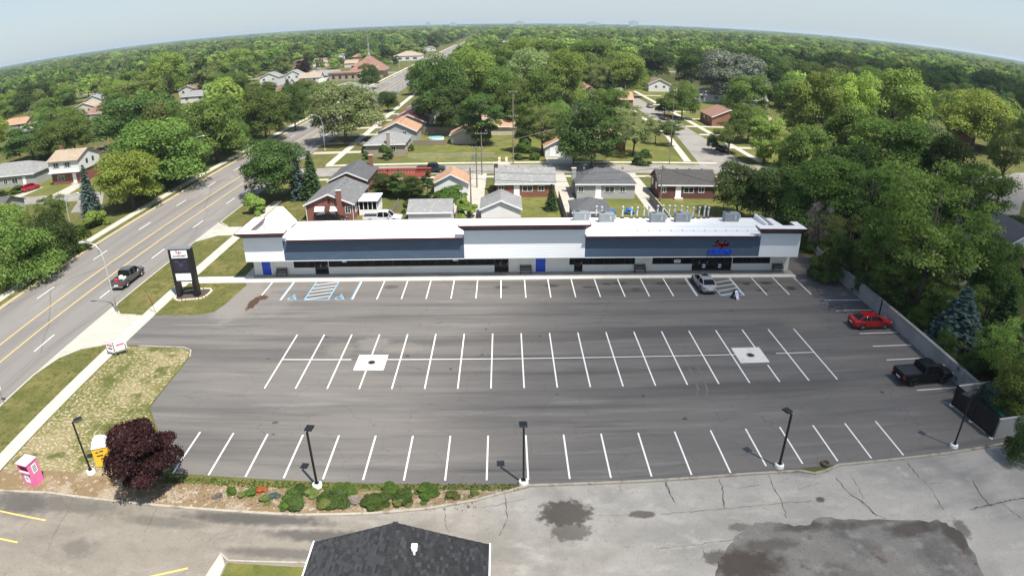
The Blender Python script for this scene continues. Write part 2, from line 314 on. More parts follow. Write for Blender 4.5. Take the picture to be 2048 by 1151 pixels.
M['hvac'] = mat('grey_unit_casing', (.22,.245,.26), .55, metal=.2, layers=[(2,(.18,.20,.21),.5,.75)])
M['hvacd'] = mat('dark_unit_grille', (.03,.032,.035), .6)
M['red'] = mat('red_letter_plastic', (.75,.015,.02), .35)
M['blue'] = mat('blue_letter_plastic', (.015,.09,.85), .3)
M['whitep'] = mat('white_plastic', (.82,.82,.82), .35)
M['ink'] = mat('black_print', (.015,.016,.025), .5)
M['redink'] = mat('red_print', (.52,.03,.035), .5)
M['screen'] = mat('dark_sign_screen', (.012,.011,.028), .25, layers=[(.9,(.02,.012,.06),.5,.7)])
M['purpleink'] = mat('faded_purple_print', (.10,.08,.14), .5)
M['whitebase'] = mat('white_painted_concrete', (.74,.73,.70), .8, layers=[(3,(.6,.59,.56),.55,.75)])
M['pink'] = mat('pink_bin_paint', (.72,.17,.36), .45, layers=[(1.5,(.62,.14,.31),.5,.8)])
M['pinktop'] = mat('pale_pink_lid', (.80,.42,.50), .5)
M['pinkdark'] = mat('bin_chute_dark', (.13,.01,.05), .7)
M['yellow'] = mat('yellow_bin_paint', (.72,.43,.03), .45)
M['galvlamp'] = mat('lamp_post_grey', (.50,.51,.50), .45, metal=.4)
M['bark'] = mat('bark', (.10,.08,.062), .95, layers=[(3,(.06,.048,.036),.45,.7,(1,1,.3))], bump=(8,.8,.05), coords='obj')
M['poleswood'] = mat('utility_pole_wood', (.20,.165,.13), .9, layers=[(1.5,(.12,.10,.08),.45,.7,(3,3,.3))])
M['stone'] = mat('pale_edging_stone', (.58,.50,.36), .85, layers=[(3,(.45,.38,.27),.5,.7)])
M['mulch'] = mat('dark_mulch', (.055,.04,.032), .95, layers=[(8,(.10,.075,.06),.5,.7)], bump=(12,.8,.05))
M['cwall'] = mat('screen_wall_concrete', (.27,.265,.255), .9, layers=[(.4,(.20,.20,.195),.42,.66),(.25,(.34,.335,.325),.52,.72),(2,(.15,.148,.14),.6,.76,(1,1,.3))], bump=(6,.3,.03))
M['block'] = mat('pale_block', (.30,.295,.28), .9, layers=[(1,(.32,.315,.30),.45,.7)])
M['dumpster'] = mat('green_dumpster_steel', (.015,.07,.055), .5, metal=.2)
M['rubber'] = mat('tyre_rubber', (.014,.014,.014), .85)
M['rim'] = mat('alloy_rim', (.5,.5,.5), .3, metal=.8)
M['rimd'] = mat('black_rim', (.03,.03,.03), .35, metal=.6)
M['tail'] = mat('red_tail_lamp', (.32,.008,.008), .2)
M['headl'] = mat('clear_head_lamp', (.7,.7,.72), .12)
M['chrome'] = mat('chrome', (.6,.6,.6), .15, metal=1)
M['plate'] = mat('number_plate', (.65,.66,.68), .5)
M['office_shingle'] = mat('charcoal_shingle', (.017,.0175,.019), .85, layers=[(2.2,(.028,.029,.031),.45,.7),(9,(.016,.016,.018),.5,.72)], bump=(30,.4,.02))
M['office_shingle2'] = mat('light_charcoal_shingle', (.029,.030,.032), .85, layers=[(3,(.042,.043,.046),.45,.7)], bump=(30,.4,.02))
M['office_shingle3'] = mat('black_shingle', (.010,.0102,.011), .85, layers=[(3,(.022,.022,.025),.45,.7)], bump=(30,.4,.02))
def paint(name, c): return mat(name, c, .32, metal=.25 if max(c) > .02 else 0, spec=.5 if max(c) > .02 else .2, coat=.7 if max(c) > .02 else .12, layers=[(1.2, tuple(v*.9 for v in c), .5, .8)], coords='obj')

M['crack'] = mat('open_joint', (.075,.068,.05), .95, layers=[(3,(.13,.12,.06),.5,.65)])
M['skid'] = mat('tyre_skid', (.105,.098,.09), .85, layers=[(4,(.15,.14,.13),.4,.65)])
M['scuff'] = mat('pale_scuff', (.19,.18,.165), .85, layers=[(4,(.13,.122,.112),.4,.6)])
# ------------------------------------------------------------------ setting
def sheet(name, pts, z, m, parent=None, kind='structure'):
    o = MB().poly(pts, z).build(name, m, parent)
    if parent is None: o['kind'] = kind
    return o
def rectp(x0, y0, x1, y1): return [(x0,y0),(x1,y0),(x1,y1),(x0,y1)]
def arc(cx, cy, r, a0, a1, n=8): return [(cx+r*math.cos(R_(a0+(a1-a0)*i/n)), cy+r*math.sin(R_(a0+(a1-a0)*i/n))) for i in range(n+1)]
me = MB()
N = 48
me.poly([(12000*math.cos(2*math.pi*i/N), 2500+12000*math.sin(2*math.pi*i/N)) for i in range(N)], 0)
o = me.build('ground', M['ground']); o['kind'] = 'structure'

# main road, five lanes, runs away from the camera along y
RX0, RX1 = -62.0, -45.2
road = sheet('road', [(RX0,-60),(RX1,-60),(RX1,1750),(RX0,1750)], .012, M['road'])
ln = lambda p, x0, y0, x1, y1, m, nm, z=.018: sheet(nm, rectp(x0,y0,x1,y1), z, m, p)
for x in (-54.35, -51.35): ln(road, x-.08, -60, x+.08, 1750, M['ylane'], 'yellow_line')
ln(road, RX0+.05, -60, RX0+.22, 1750, M['ylane'], 'yellow_line')
for k in range(18):
    for x in (-48.5, -58.1):
        y0 = 50.7-13.4*3+13.4*k
        ln(road, x-.07, y0, x+.07, y0+3.8, M['wlane'], 'lane_dash')
rest = MB()
for k in range(18, 115):
    for x in (-48.5, -58.1):
        y0 = 50.7-13.4*3+13.4*k; rest.poly(rectp(x-.07,y0,x+.07,y0+3.8), .018)
tag(rest.build('far_lane_dashes', M['wlane'], road), kind='stuff')
def slabs(name, x0, x1, y0, y1, n_max, L=3.0, h=.045, m=None, along='y'):
    p = tag(bpy.data.objects.new(name, None), kind='structure'); COL.objects.link(p)
    m = m or M['concrete']; Ltot = (y1-y0) if along == 'y' else (x1-x0)
    n = int(round(Ltot/L)); L = Ltot/n; nn = min(n, n_max)
    if along == 'y': mb = MB().box(0, .012, -.05, x1-x0, L-.012, h)
    else: mb = MB().box(.012, 0, -.05, L-.012, y1-y0, h)
    q = None
    for i in range(nn):
        if q is None: q = mb.build('slab', m, p)
        else: c = q.copy(); COL.objects.link(c); q2 = c
        t = q if i == 0 else q2
        t.location = (x0, y0+i*L, 0) if along == 'y' else (x0+i*L, y0, 0)
    return p
slabs('sidewalk_east', -39.95, -38.45, -30, 105, 60)
slabs('sidewalk_west', -65.3, -63.7, 20, 190, 60)
sheet('sidewalk_west_far', rectp(-65.3,190.05,-63.7,900), .03, M['concrete'])
# grass verges by the road, lighter than the land beyond
sheet('verge_west', rectp(-70,0,RX0-.15,400), .004, M['lawn'])
sheet('verge_east_near', [(RX1+.1,-20),(-38,-20),(-38,52.2),(-41,52.2),(-43.2,51.2),(-44.6,49.2),(RX1+.1,46)], .008, M['lawn'])
sheet('verge_east', [(-44.8,62.2),(-44.4,60.2),(-43,59.4),(-31.3,59.3),(-30.6,62),(-30.4,67.5),(-30.4,83.5),(-36,86),(-42.5,86),(-44.6,84.2)], .008, M['lawn'])
sheet('verge_east_far', [(-44.6,93),(-42.6,91.2),(-34,91.2),(-34,124),(-38,124.5),(-42,124),(-44.7,121.5)], .008, M['lawn'])
sheet('driveway_apron', [(-45.2,46.5),(-44.4,49.6),(-42.8,51.6),(-40.8,52.4),(-38.4,52.45),(-38.4,59.35),(-42.8,59.6),(-44.2,60.4),(-45.2,62.5)], .016, M['apron'])
sheet('alley_apron', [(-45.2,84),(-42.6,86.6),(-36,86.6),(-31.6,84.5),(-31.6,88.0),(-38,90.8),(-42.6,90.8),(-45.2,93.4)], .016, M['apron'])
sheet('alley', rectp(-31.5,78.4,40,88.0), .010, M['street'])
def kerb(name, pts, wd=.16, h=.13, m=None, closed=False):
    mb = MB()
    for (a, b) in zip(pts[:-1], pts[1:]):
        a = Vector((a[0],a[1],0)); b = Vector((b[0],b[1],0)); d = (b-a).normalized(); n = Vector((-d.y,d.x,0))*wd/2
        q = [a-n, b-n, b+n, a+n]; mb.prism([(v.x,v.y) for v in q], -.05, h)
    o = mb.build(name, m or M['kerb'], bevel=.0); o['kind'] = 'structure'; return o
kerb('kerb_west', [(RX0-.1,-40),(RX0-.1,900)], .2, .12, M['concrete'])
kerb('kerb_east_near', [(RX1+.1,-40),(RX1+.1,46.2),(-44.4,49.5),(-42.9,51.5),(-40.8,52.3)], .15, .08, M['concrete'])
kerb('kerb_east', [(-40.8,59.45),(-42.8,59.55),(-44.3,60.5),(-45,62.5),(-45,84),(-42.6,86.5)], .15, .08, M['concrete'])
kerb('kerb_east_far', [(-42.6,90.9),(-44.9,93.4),(-45,121.5)], .15, .1, M['concrete'])

# parking lot
LOT = [(-38.4,52.5),(-31.4,52.2),(-30.3,51.6),(-29.8,50.4),(-29.7,46),(-29.6,41.6),(-26.6,37.6),(-24.2,34.4),(-23.4,33.5),(-10,33.15),(1.2,33.0),(9.5,33.1),(16.5,33.35),(24.4,33.65),(33,33.75),(40.2,34.1),(40.2,76),(35.2,76),(35.2,68.45),(-31,68.45),(-30.6,67.6),(-31.1,62),(-31.6,60.2),(-33,59.5),(-38.4,59.3)]
lot = sheet('parking_lot', LOT, .014, M['lot'])
add_blobs(M['lot'], [(-29.6,63.5,2.6,5.5,.85),(-26,62,2.5,3,.35)], (.19,.175,.155), .7, .8)
add_blobs(M['lot'], [(-12.5,53,1.6,1.2,.6),(-9.5,52.3,2.2,.8,.5),(30.6,56,2.2,1.6,.35),(-15.5,51.8,1.2,1.5,.4)], (.19,.172,.15), .8, 1.6)
add_blobs(M['lot'], [(x, y, .5+.4*float(rng.random()), .3+.25*float(rng.random()), .5+.4*float(rng.random())) for x, y in ((28,66.5),(30.5,66.6),(29.2,64.6),(33,65),(20.5,66.8),(11.5,66.8),(13,67),(18,66.9),(9.4,66),(26.2,64.8),(5.2,66.5),(-.5,66.2),(-13,66.6),(14.6,65.2))]+[(float(-26+64*rng.random()), float(34.5+30*rng.random()), .12+.16*float(rng.random()), .08+.12*float(rng.random()), .8) for _ in range(14)], (.035,.033,.032), .7, 4.5)
add_blobs(M['lot'], [(-27.9,62.4,.55,1.7,.95),(-27.3,64,.7,.6,.9)], (.055,.028,.012), .25, 1.4)
st = MB().box(0,0,0,.12,1,.004).mesh('parking_stripe'); st.materials.append(M['wlane'])
def stripe(x0, y0, x1, y1, m='wlane', z=.0145, w_=.12):
    a = Vector((x0,y0)); b = Vector((x1,y1)); d = b-a
    o = link('parking_stripe', st if m == 'wlane' else ST[m], lot); o.location = (x0, y0, z); o.rotation_euler = (0, 0, math.atan2(d.y, d.x)-math.pi/2); o.scale = (w_/.12, d.length, 1)
    # centre the bar on its line
    n = Vector((-d.y, d.x)).normalized()*(w_/2); o.location.x += n.x; o.location.y += n.y
    return o
ST = {}
for k_ in ('blane',):
    ST[k_] = st.copy(); ST[k_].materials.clear(); ST[k_].materials.append(M[k_])
for i in range(24):
    x = -27.636+2.70985*i
    if i in (1, 4, 18, 20):
        stripe(x, 63.23, x, 68.3); stripe(x-.17 if i != 20 else x-.17, 63.23, x-.17, 68.3, 'blane', .0145, .07)
    elif i in (2, 3, 19):
        stripe(x, 63.23, x, 68.3, 'blane')
    elif i == 0: stripe(x, 64.6, x, 68.3)
    else: stripe(x, 63.23, x, 68.3)
for (xa, xb) in ((-27.636+2.70985*2, -27.636+2.70985*3), (-27.636+2.70985*19, -27.636+2.70985*20)):
    stripe(xa, 63.25, xb, 63.25, 'blane', .0187)
    for q in range(4 if xa > 0 else 5):
        y0 = 63.35+(1.0 if xa < 0 else 1.15)*q
        stripe(xa+.1, y0, xb-.1, y0+.85, 'wlane', .0187, .09); stripe(xa+.1, y0-.08, xb-.1, y0+.77, 'blane', .0187, .05)
for j in range(19):
    x = -20.513+2.7432*j
    if j == 3: stripe(x, 45.0, x, 48.1); stripe(x, 50.9, x, 54.86)
    elif j == 16: stripe(x, 45.0, x, 47.9); stripe(x, 51.1, x, 54.86)
    else: stripe(x, 45.0, x, 54.86)
for (xa, xb) in ((-20.5,-14.0),(-11.0,21.6),(25.0,28.86)): stripe(xb, 49.93, xa, 49.93, 'wlane', .0187, .10)
for k in range(20):
    x = -23.62+2.776*k
    stripe(x, 33.5 if k < 15 else 34.0, x, 38.5)
for n_ in range(8):
    y = 61.563-2.72*n_; stripe(40.1, y, 35.6, y)
# wheelchair marks
def wheelchair(cx, cy, s):
    m = MB()
    def seg(a, b, w_=.12):
        a = Vector((*a,0)); b = Vector((*b,0)); d = (b-a).normalized(); n = Vector((-d.y,d.x,0))*w_/2
        m.add([(cx+v.x*s, cy+v.y*s, .0225) for v in (a-n,b-n,b+n,a+n)], [(0,1,2,3)])
    pa = [(-.15+.42*math.cos(R_(a)), .05+.42*math.sin(R_(a))) for a in range(110, 371, 26)]
    for a, b in zip(pa[:-1], pa[1:]): seg(a, b)
    seg((-.12,.95),(-.08,.3)); seg((-.1,.62),(.25,.62)); seg((-.08,.32),(.28,.32)); seg((.28,.32),(.42,-.3)); seg((.42,-.3),(.6,-.25)); seg((-.2,1.1),(-.02,1.1), .2)
    m.build('wheelchair_mark', M['blane'], lot)
for px in ((587,594.5),(682,594)):
    g = G(*px); wheelchair(g[0], g[1]-.35, .95)
# concrete pads round the drains
def pad(pix, dr):
    p = [G(*q)[:2] for q in pix]; cx = sum(q[0] for q in p)/4; cy = sum(q[1] for q in p)/4
    hx = (max(q[0] for q in p)-min(q[0] for q in p))/2*.96; hy = (max(q[1] for q in p)-min(q[1] for q in p))/2
    for sx in (-1, 1):
        for sy in (-1, 1):
            MB().box(cx, cy, -.02, cx+sx*(hx), cy+sy*(hy), .0265).build('drain_pad_quarter', M['pad'], lot)
    d = G(*dr)
    r = MB().cyl((d[0],d[1],.0), .42, .034, 20).build('drain_frame', M['kerb'], lot)
    m = MB().cyl((d[0],d[1],.0), .30, .037, 20).build('drain_grate', M['iron'], lot)
r1z = lambda x, y: (480+x/3.938, 540+y/3.938); r3z = lambda x, y: (1400+x/3.938, 540+y/3.938)
pad([r1z(935,668), r1z(1172,668), r1z(1135,787), r1z(890,787)], r1z(1037,727))
pad([r3z(245,618), r3z(455,608), r3z(552,718), r3z(328,732)], r3z(398,670))
# grass islands and planting strip
sheet('corner_lawn', [(-38.3,30.3),(-38.3,52.2),(-31.4,51.9),(-30.4,51.3),(-30,50.2),(-29.9,46),(-29.8,41.5),(-26.8,37.5),(-24.4,34.3),(-23.6,33.4),(-23.2,30.6),(-30,30.3)], .010, M['drylawn'])
sheet('planting_strip', [(-38.3,29.6),(-32.3,30.25),(-27.8,30.15),(-20.1,30.05),(-13.2,29.95),(-8.7,30.25),(-5.2,30.75),(-2.1,31.5),(1.4,32.7),(1.2,32.9),(-10,33.05),(-23.3,33.3),(-30,33.0),(-38.3,32.2)], .013, M['bed'])
sheet('strip_grass', [(-24,33.3),(-10,33.1),(0.8,32.95),(0.4,32.6),(-6,32.5),(-10,32.3),(-16,32.5),(-20,32.6),(-24.4,32.3),(-26,33.4)], .016, M['lawn'])
kerb('lot_kerb', [(1.3,32.85),(9.5,33.0),(16.5,33.22),(20.2,33.2),(21.2,32.8),(22.2,33.0),(23.4,33.5),(33,33.62),(40.2,33.95)], .2, .12)
kerb('strip_kerb', [(-38.3,29.55),(-32.3,30.2),(-27.8,30.1),(-20.1,30.0),(-13.2,29.9),(-8.7,30.2),(-5.2,30.7),(-2.1,31.5),(1.3,32.85)], .2, .10)
kerb('island_kerb', [(-36.5,52.3),(-31.4,52.1),(-30.3,51.5),(-29.85,50.3)], .14, .08)
# neighbour's worn lot in front
sheet('neighbour_lot', [(-45,-25),(60,-25),(60,30),(46,33.9),(40.2,33.9),(33,33.6),(23.4,33.5),(22.2,33.0),(21.2,32.8),(20.2,33.2),(9.5,33),(1.3,32.85),(-2.1,31.5),(-5.2,30.7),(-8.7,30.2),(-13.2,29.9),(-27.8,30.1),(-32.3,30.2),(-38.3,29.55)], .006, M['oldlot'])
add_blobs(M['oldlot'], [(3.6,30.2,1.6,1.25,.9),(3.8,28.6,1.2,.8,.7),(-2.8,25.6,1.0,.7,.8),(8.4,29.9,.8,.35,.8)], (.07,.06,.052), .45, 2.4)
add_blobs(M['oldlot'], [(-24,25,24,9,.9)], (.56,.53,.49), 1.1, .5, 'MULTIPLY')
add_blobs(M['oldlot'], [(-16,29.4,5,.55,.85),(-11.5,28.2,3.2,.5,.8),(-30.5,29.3,4.5,.9,.6),(-13,26.6,4,.4,.6),(-27,25.5,1.2,.8,.5),(-34,28.9,3,1.3,.8),(-22,28.6,3,.5,.5)], (.06,.056,.052), 1.0, 1.6)
PATCH = [(13.6,27.4),(14.6,28.3),(15.8,28.55),(17,28.4),(17.6,28.1),(18.6,28.05),(19.4,28.5),(21.4,28.25),(24,27.75),(26.5,27.2),(28,26.9),(28.7,26.2),(28.9,25.2),(28.6,23.4),(28.2,20),(27,12),(14,12),(11,22),(11.7,25),(12.6,26.2)]
pp = []
for i, a in enumerate(PATCH):
    b = PATCH[(i+1)%len(PATCH)]
    for t in range(4):
        u = t/4; pp.append((a[0]+(b[0]-a[0])*u+(rng.random()-.5)*.34, a[1]+(b[1]-a[1])*u+(rng.random()-.5)*.30))
sheet('worn_patch', pp, .010, M['patchlot'])
add_blobs(M['patchlot'], [(13.6,25.2,2.2,1.3,.9),(15.5,26.6,1.8,.5,.6),(18.2,27.9,1.6,.4,.7),(25.8,26.6,2.2,.7,.75),(28.3,25.6,.8,1.6,.8),(21.5,27.6,3,.35,.5)], (.055,.043,.036), .9, 1.6)
add_blobs(M['oldlot'], [(12.2,25.9,.9,.6,.8),(29.2,25.9,.5,.9,.7),(14.2,28.3,.7,.35,.6),(20.5,30.2,.35,.25,.9)], (.07,.062,.052), .6, 3.0)
for (a, b) in (((-35.3,27.7),(-30.9,27.5)),((-36,25.2),(-31.8,25.1)),((-36,22.8),(-32.6,22.7)),((-21,23.9),(-18.8,24.9))):
    d = Vector((b[0]-a[0], b[1]-a[1])); n = Vector((-d.y,d.x)).normalized()*.07
    sheet('faded_yellow_line', [(a[0]-n.x,a[1]-n.y),(b[0]-n.x,b[1]-n.y),(b[0]+n.x,b[1]+n.y),(a[0]+n.x,a[1]+n.y)], .010, M['ylane'])
sheet('office_path', [(-19.2,12),(-16.6,12),(-16.6,25.4),(-17.2,26.4)], .011, M['concrete'])
sheet('office_lawn', rectp(-16.5,12,-11.4,25.6), .011, M['lawn_b'])
kerb('office_kerb', [(-17.2,26.3),(-16.5,25.75),(-11.3,25.95)], .12, .06)
# long joints and cracks with weeds, each its own line
def crackline(pix, w_=.05, name='crack', m='crack', z=.0085, par=None):
    pts = [Vector(G(*q)[:2]) for q in pix]; out = []
    for a, b in zip(pts[:-1], pts[1:]):
        n = max(2, int((b-a).length/.22)); d = (b-a).normalized(); nr = Vector((-d.y,d.x))
        for k in range(n): out.append(a.lerp(b,k/n)+nr*float(rng.normal()*.035 if 0 < k else 0))
    out.append(pts[-1]); mb = MB(); L_, R2 = [], []
    for i, p in enumerate(out):
        d = (out[min(i+1,len(out)-1)]-out[max(i-1,0)]).normalized(); nr = Vector((-d.y,d.x))*w_*(.5+1.3*float(rng.random()))/2; L_.append(p+nr); R2.append(p-nr)
    n = len(out); mb.add([(p.x,p.y,z) for p in L_]+[(p.x,p.y,z) for p in R2], [(i,n+i,n+i+1,i+1) for i in range(n-1)])
    o = mb.build(name, M[m], par)
    if par is None: o['kind'] = 'structure'
z6 = lambda x, y: (1320+x/3.938, 800+y/3.938); z8 = lambda x, y: (1320+x/2.813, 960+y/2.813); z5 = lambda x, y: (820+x/3.938, 820+y/3.938); z7 = lambda x, y: (x/2.87, 750+y/2.87)
for zf, pl_, w_ in ((z6,[(40,650),(75,730),(115,805)],.05),(z6,[(470,620),(500,720),(498,790),(510,850)],.06),(z6,[(855,590),(885,660),(925,735),(960,800),(1000,925)],.05),(z6,[(1385,610),(1440,680),(1500,740),(1580,790),(1680,890),(1780,930)],.055),(z6,[(1500,590),(1560,680),(1600,770)],.03),(z6,[(1945,490),(2048,610)],.06),(z6,[(600,690),(780,670)],.03),(z6,[(1080,700),(1250,650)],.025),
   (z8,[(1070,75),(1140,120),(1220,200)],.05),(z8,[(1480,0),(1520,40),(1595,165)],.05),(z8,[(1520,20),(1590,10)],.03),(z8,[(1760,0),(1790,60),(1850,135),(1870,140)],.08),(z8,[(1740,165),(1870,135),(1960,115),(2060,96)],.09),(z8,[(1930,130),(2030,215)],.06),(z8,[(0,190),(300,165),(700,125),(860,115)],.035),(z8,[(0,380),(250,355),(440,330)],.03),(z8,[(235,370),(260,460)],.025),
   (z5,[(750,660),(760,770),(755,880),(700,990)],.04),(z5,[(275,740),(280,900),(310,960)],.03),(z5,[(1650,590),(1665,640)],.03),(z5,[(2015,560),(2048,650)],.05),(z5,[(560,770),(900,700)],.025),(z5,[(1100,830),(1900,820)],.02),
   (z7,[(420,700),(385,790),(300,920)],.04),(z7,[(640,740),(560,830)],.03),(z7,[(900,760),(860,850),(830,900)],.03),(z7,[(1180,960),(1260,900)],.03),(z7,[(330,880),(300,940),(270,1010)],.03),(z7,[(180,690),(200,800),(120,880)],.03)):
    crackline([zf(*q) for q in pl_], w_)
z2 = lambda x, y: (960+x/3.938, 540+y/3.938)
for pl_ in ([(1500,640),(1610,720),(1690,830),(1720,940),(1700,1020)],[(1560,630),(1680,720),(1760,830),(1790,950),(1770,1020)],[(520,740),(600,775),(700,750),(770,720)],[(450,770),(570,778),(640,770)]):
    crackline([z2(*q) for q in pl_], .14 if pl_[0][0] > 1000 else .05, 'skid_mark', 'skid' if pl_[0][0] > 1000 else 'scuff', .0152, lot)
# cross street and side street behind
sheet('cross_street', rectp(-45.2,122.8,130,130.6), .014, M['street'])
slabs('cross_sidewalk', -38, 45.4, 132.0, 133.4, 40, 2.6, .03, along='x')
sheet('cross_sidewalk_near', rectp(-38,119.4,60,120.7), .012, M['concrete'])
sheet('side_street', [(41.2,130.6),(52.0,130.6),(52.2,200),(53,300),(60,420),(52,420),(46.5,300),(45.6,200),(45.2,165),(43.5,150)], .016, M['street'])
sheet('side_walk_a', [(38.6,134),(40.2,134),(43.6,165),(43.9,200),(44.6,280),(43.2,280),(42.4,200),(42.1,165)], .012, M['concrete'])
sheet('side_walk_b', [(55.5,134),(57.1,134),(57.1,280),(55.5,280)], .012, M['concrete'])
for k, y in enumerate((150,168,182,197,214,232,262)): sheet('house_path', rectp(52.4,y,64,y+2.2), .014, M['concrete'])
sheet('yard_drive', rectp(8.9,130.6,14.6,137.4), .013, M['apron'])
sheet('track_drive', [(-2.5,130.6),(1.4,130.6),(.4,133),(-1.4,133)], .018, M['apron'])
for x in (-1.35, .15): sheet('wheel_track', rectp(x,133.4,x+.5,138.5), .014, M['concrete'])
sheet('corner_lawn_east', rectp(22,133.5,38.4,160), .006, M['lawn_b'])
sheet('yard_lawn', rectp(-22,133.5,8.7,170), .007, M['lawn_b'])
sheet('verge_cross', rectp(-38,130.7,60,131.9), .007, M['lawn_b'])
sheet('east_lawns', rectp(57.2,134,90,290), .006, M['lawn_b'])
for y in (146,158,170,182,196,210): sheet('corner_drive', rectp(-44.9,y,-31,y+2.6), .014, M['apron'])
sheet('sidewalk_east_far', rectp(-38.3,133.4,-36.6,330), .018, M['concrete'])
sheet('verge_block', rectp(-45,131,-38.4,330), .009, M['lawn'])
for (x0, x1) in ((-8.6,-3.5),(8.9,11.6),(22.6,25.6)): sheet('alley_drive', rectp(x0,88.05,x1,122.7), .013, M['apron'])
sheet('back_lawn_a', rectp(-3.4,88.1,8.8,105), .006, M['lawn_b']); sheet('back_lawn_b', rectp(11.7,88.1,22.5,103), .006, M['lawn_b']); sheet('back_lawn_c', rectp(25.7,88.1,40,103), .006, M['lawn_b'])
sheet('side_lawn', rectp(-38,92.7,-31.6,119.3), .0062, M['lawn'])
# west side: cul-de-sac drives
sheet('west_street', [(-140,111.5),(-84,111.5),(-80,103),(-76,103),(-76,108),(-82,118),(-140,118)], .012, M['street'])
sheet('west_drive', [(-107.5,117.9),(-104.5,117.9),(-104.2,126.5),(-108,126.5)], .014, M['apron']); sheet('west_drive_b', [(-95.5,117.9),(-91,117.9),(-92.5,127),(-96,127)], .014, M['apron'])
sheet('west_lawn', rectp(-135,118,-85,142), .005, M['lawn_b'])
# east: curving road beyond the yards
sheet('east_road', [(88,92),(96,98),(106,108),(118,118),(135,128),(160,136),(160,144),(130,137),(112,127),(99,116),(90,106),(84,98)], .012, M['street'])
sheet('far_cross_road', rectp(-300,398,300,406), .011, M['street'])
# ------------------------------------------------------------------ laundromat building
YF, YW, YB = 68.5, 70.55, 77.6
XL, XR = -30.55, 34.87
roofz = lambda y: 5.2-.065*(y-68.5)
bld = thing('laundromat_building', 'long white and navy strip building with maroon trimmed fascia and white flat roof', 'building', (0,0,0))
# wall pieces round the openings  (x0, x1, sill, top)
OPEN = [(-29.55,-28.4,.12,2.3),(-25.5,-22.9,.95,2.58),(-22.88,-21.22,.12,2.58),(-21.15,-1.32,1.0,2.58),(-1.3,.36,.12,2.58),(3.55,4.74,.12,2.3),(7.56,8.13,.95,2.58),(8.15,9.12,.12,2.58),(9.15,15.43,.95,2.58),(17.53,22.45,.95,2.58),(22.48,27.42,.12,2.58),(27.5,32.34,.98,2.58)]
wb = MB(); prev = XL
for (a, b, z0, z1) in OPEN:
    if a-prev > .04: wb.box(prev, YW, 0, a, YW+.2, 5.0)
    if z0 > .2: wb.box(a, YW, 0, b, YW+.2, z0)
    wb.box(a, YW, z1, b, YW+.2, 5.0); prev = b
wb.box(prev, YW, 0, XR, YW+.2, 5.0)
wb.build('front_wall', M['whitewall'], bld)
MB().box(XL,YW+.201,0,XL+.2,YB,4.5).build('side_wall', M['whitewall'], bld); MB().box(XR-.2,YW+.201,0,XR,YB,4.5).build('side_wall', M['whitewall'], bld)
MB().box(XL,YB-.2,0,XR,YB-.01,4.4).build('back_wall', M['block'], bld)
MB().box(XL+.21,YW+1.6,0,XR-.21,YW+1.7,3).build('inner_wall', M['blackmat'], bld)
MB().box(XL+.21,YW+.21,.0,XR-.21,YW+1.59,.1).build('inner_floor', M['walk'], bld)
MB().box(XL+.21,YW+.21,2.9,XR-.21,YW+1.59,2.95).build('inner_ceiling', M['whitewall'], bld)
def window(a, b, z0, z1, n, name='window', door=False):
    g = MB().box(a, YW+.11, z0, b, YW+.125, z1).build(name, M['glass'], bld)
    f = MB(); w_ = .06
    f.box(a,YW+.04,z0,b,YW+.15,z0+w_); f.box(a,YW+.04,z1-w_,b,YW+.15,z1)
    for k in range(n+1):
        x = a+(b-a)*k/n; x0 = min(max(x-w_/2, a), b-w_); f.box(x0,YW+.045,z0+w_,x0+w_,YW+.145,z1-w_)
    if door: f.box(a+w_,YW+.05,z0+w_,b-w_,YW+.14,z0+.30); f.box(a+w_,YW+.05,z0+.98,b-w_,YW+.14,z0+1.06)
    f.build('window_frame' if not door else 'door_frame', M['black'], g)
    return g
window(-25.5,-22.9,.95,2.58,3); window(-21.15,-1.32,1.0,2.58,18); window(7.56,8.13,.95,2.58,1); window(9.15,15.43,.95,2.58,5); window(17.53,22.45,.95,2.58,4); window(27.5,32.34,.98,2.58,4)
for (a, b, n) in ((-22.88,-21.22,2),(-1.3,.36,2),(8.15,9.12,1),(22.48,27.42,5)):
    d = window(a, b, .12, 2.58, n, 'glass_door', True)
    for k in range(1, n+1 if n < 3 else 3): MB().box(a+(b-a)*k/n-.16,YW+.0,1.0,a+(b-a)*k/n-.12,YW+.035,1.35).build('door_handle', M['galv'], d)
for (a, b) in ((-29.55,-28.4),(3.55,4.74)):
    d = MB().box(a,YW+.05,.12,b,YW+.1,2.3).build('blue_door', M['bluedoor'], bld); tag(d, 'solid bright blue painted door')
    MB().cyl((b-.15,YW-.0,1.1),.04,.05,10,'y').build('door_knob', M['galv'], d)
    for q in ((a-.08,a-.001),(b+.001,b+.08)): MB().box(q[0],YW-.03,.12,q[1],YW-.002,2.38).build('door_casing', M['white'], d)
for (x, z) in ((-19.2,1.95),(-5.9,1.95)):
    s_ = MB().box(x-.3,YW+.095,z-.4,x+.3,YW+.108,z+.55).build('window_poster', M['whitep'], bld); MB().box(x-.2,YW+.09,z+.1,x+.2,YW+.094,z+.3).build('poster_print', M['galv'], s_); MB().box(x-.22,YW+.09,z-.3,x+.22,YW+.094,z-.1).build('poster_print', M['galv'], s_)
s_ = MB().box(20.2,YW+.03,1.12,21.0,YW+.05,1.5).build('cash_machine_sign', M['whitep'], bld); text_mesh('sign_lettering', 'ATM', .3, M['ink'], s_, (20.6,YW+.025,1.31), (R_(90),0,0))
for x in (23.95, 25.95):
    s_ = MB().cyl((x,YW+.035,.62),.26,.012,14,'y').build('door_decal', mat('decal_blue', (.12,.14,.4), .5), bld); MB().box(x-.2,YW+.028,.75,x+.2,YW+.034,.9).build('decal_print', M['whitep'], s_); MB().box(x-.16,YW+.028,.45,x+.16,YW+.034,.62).build('decal_print', M['whitep'], s_)
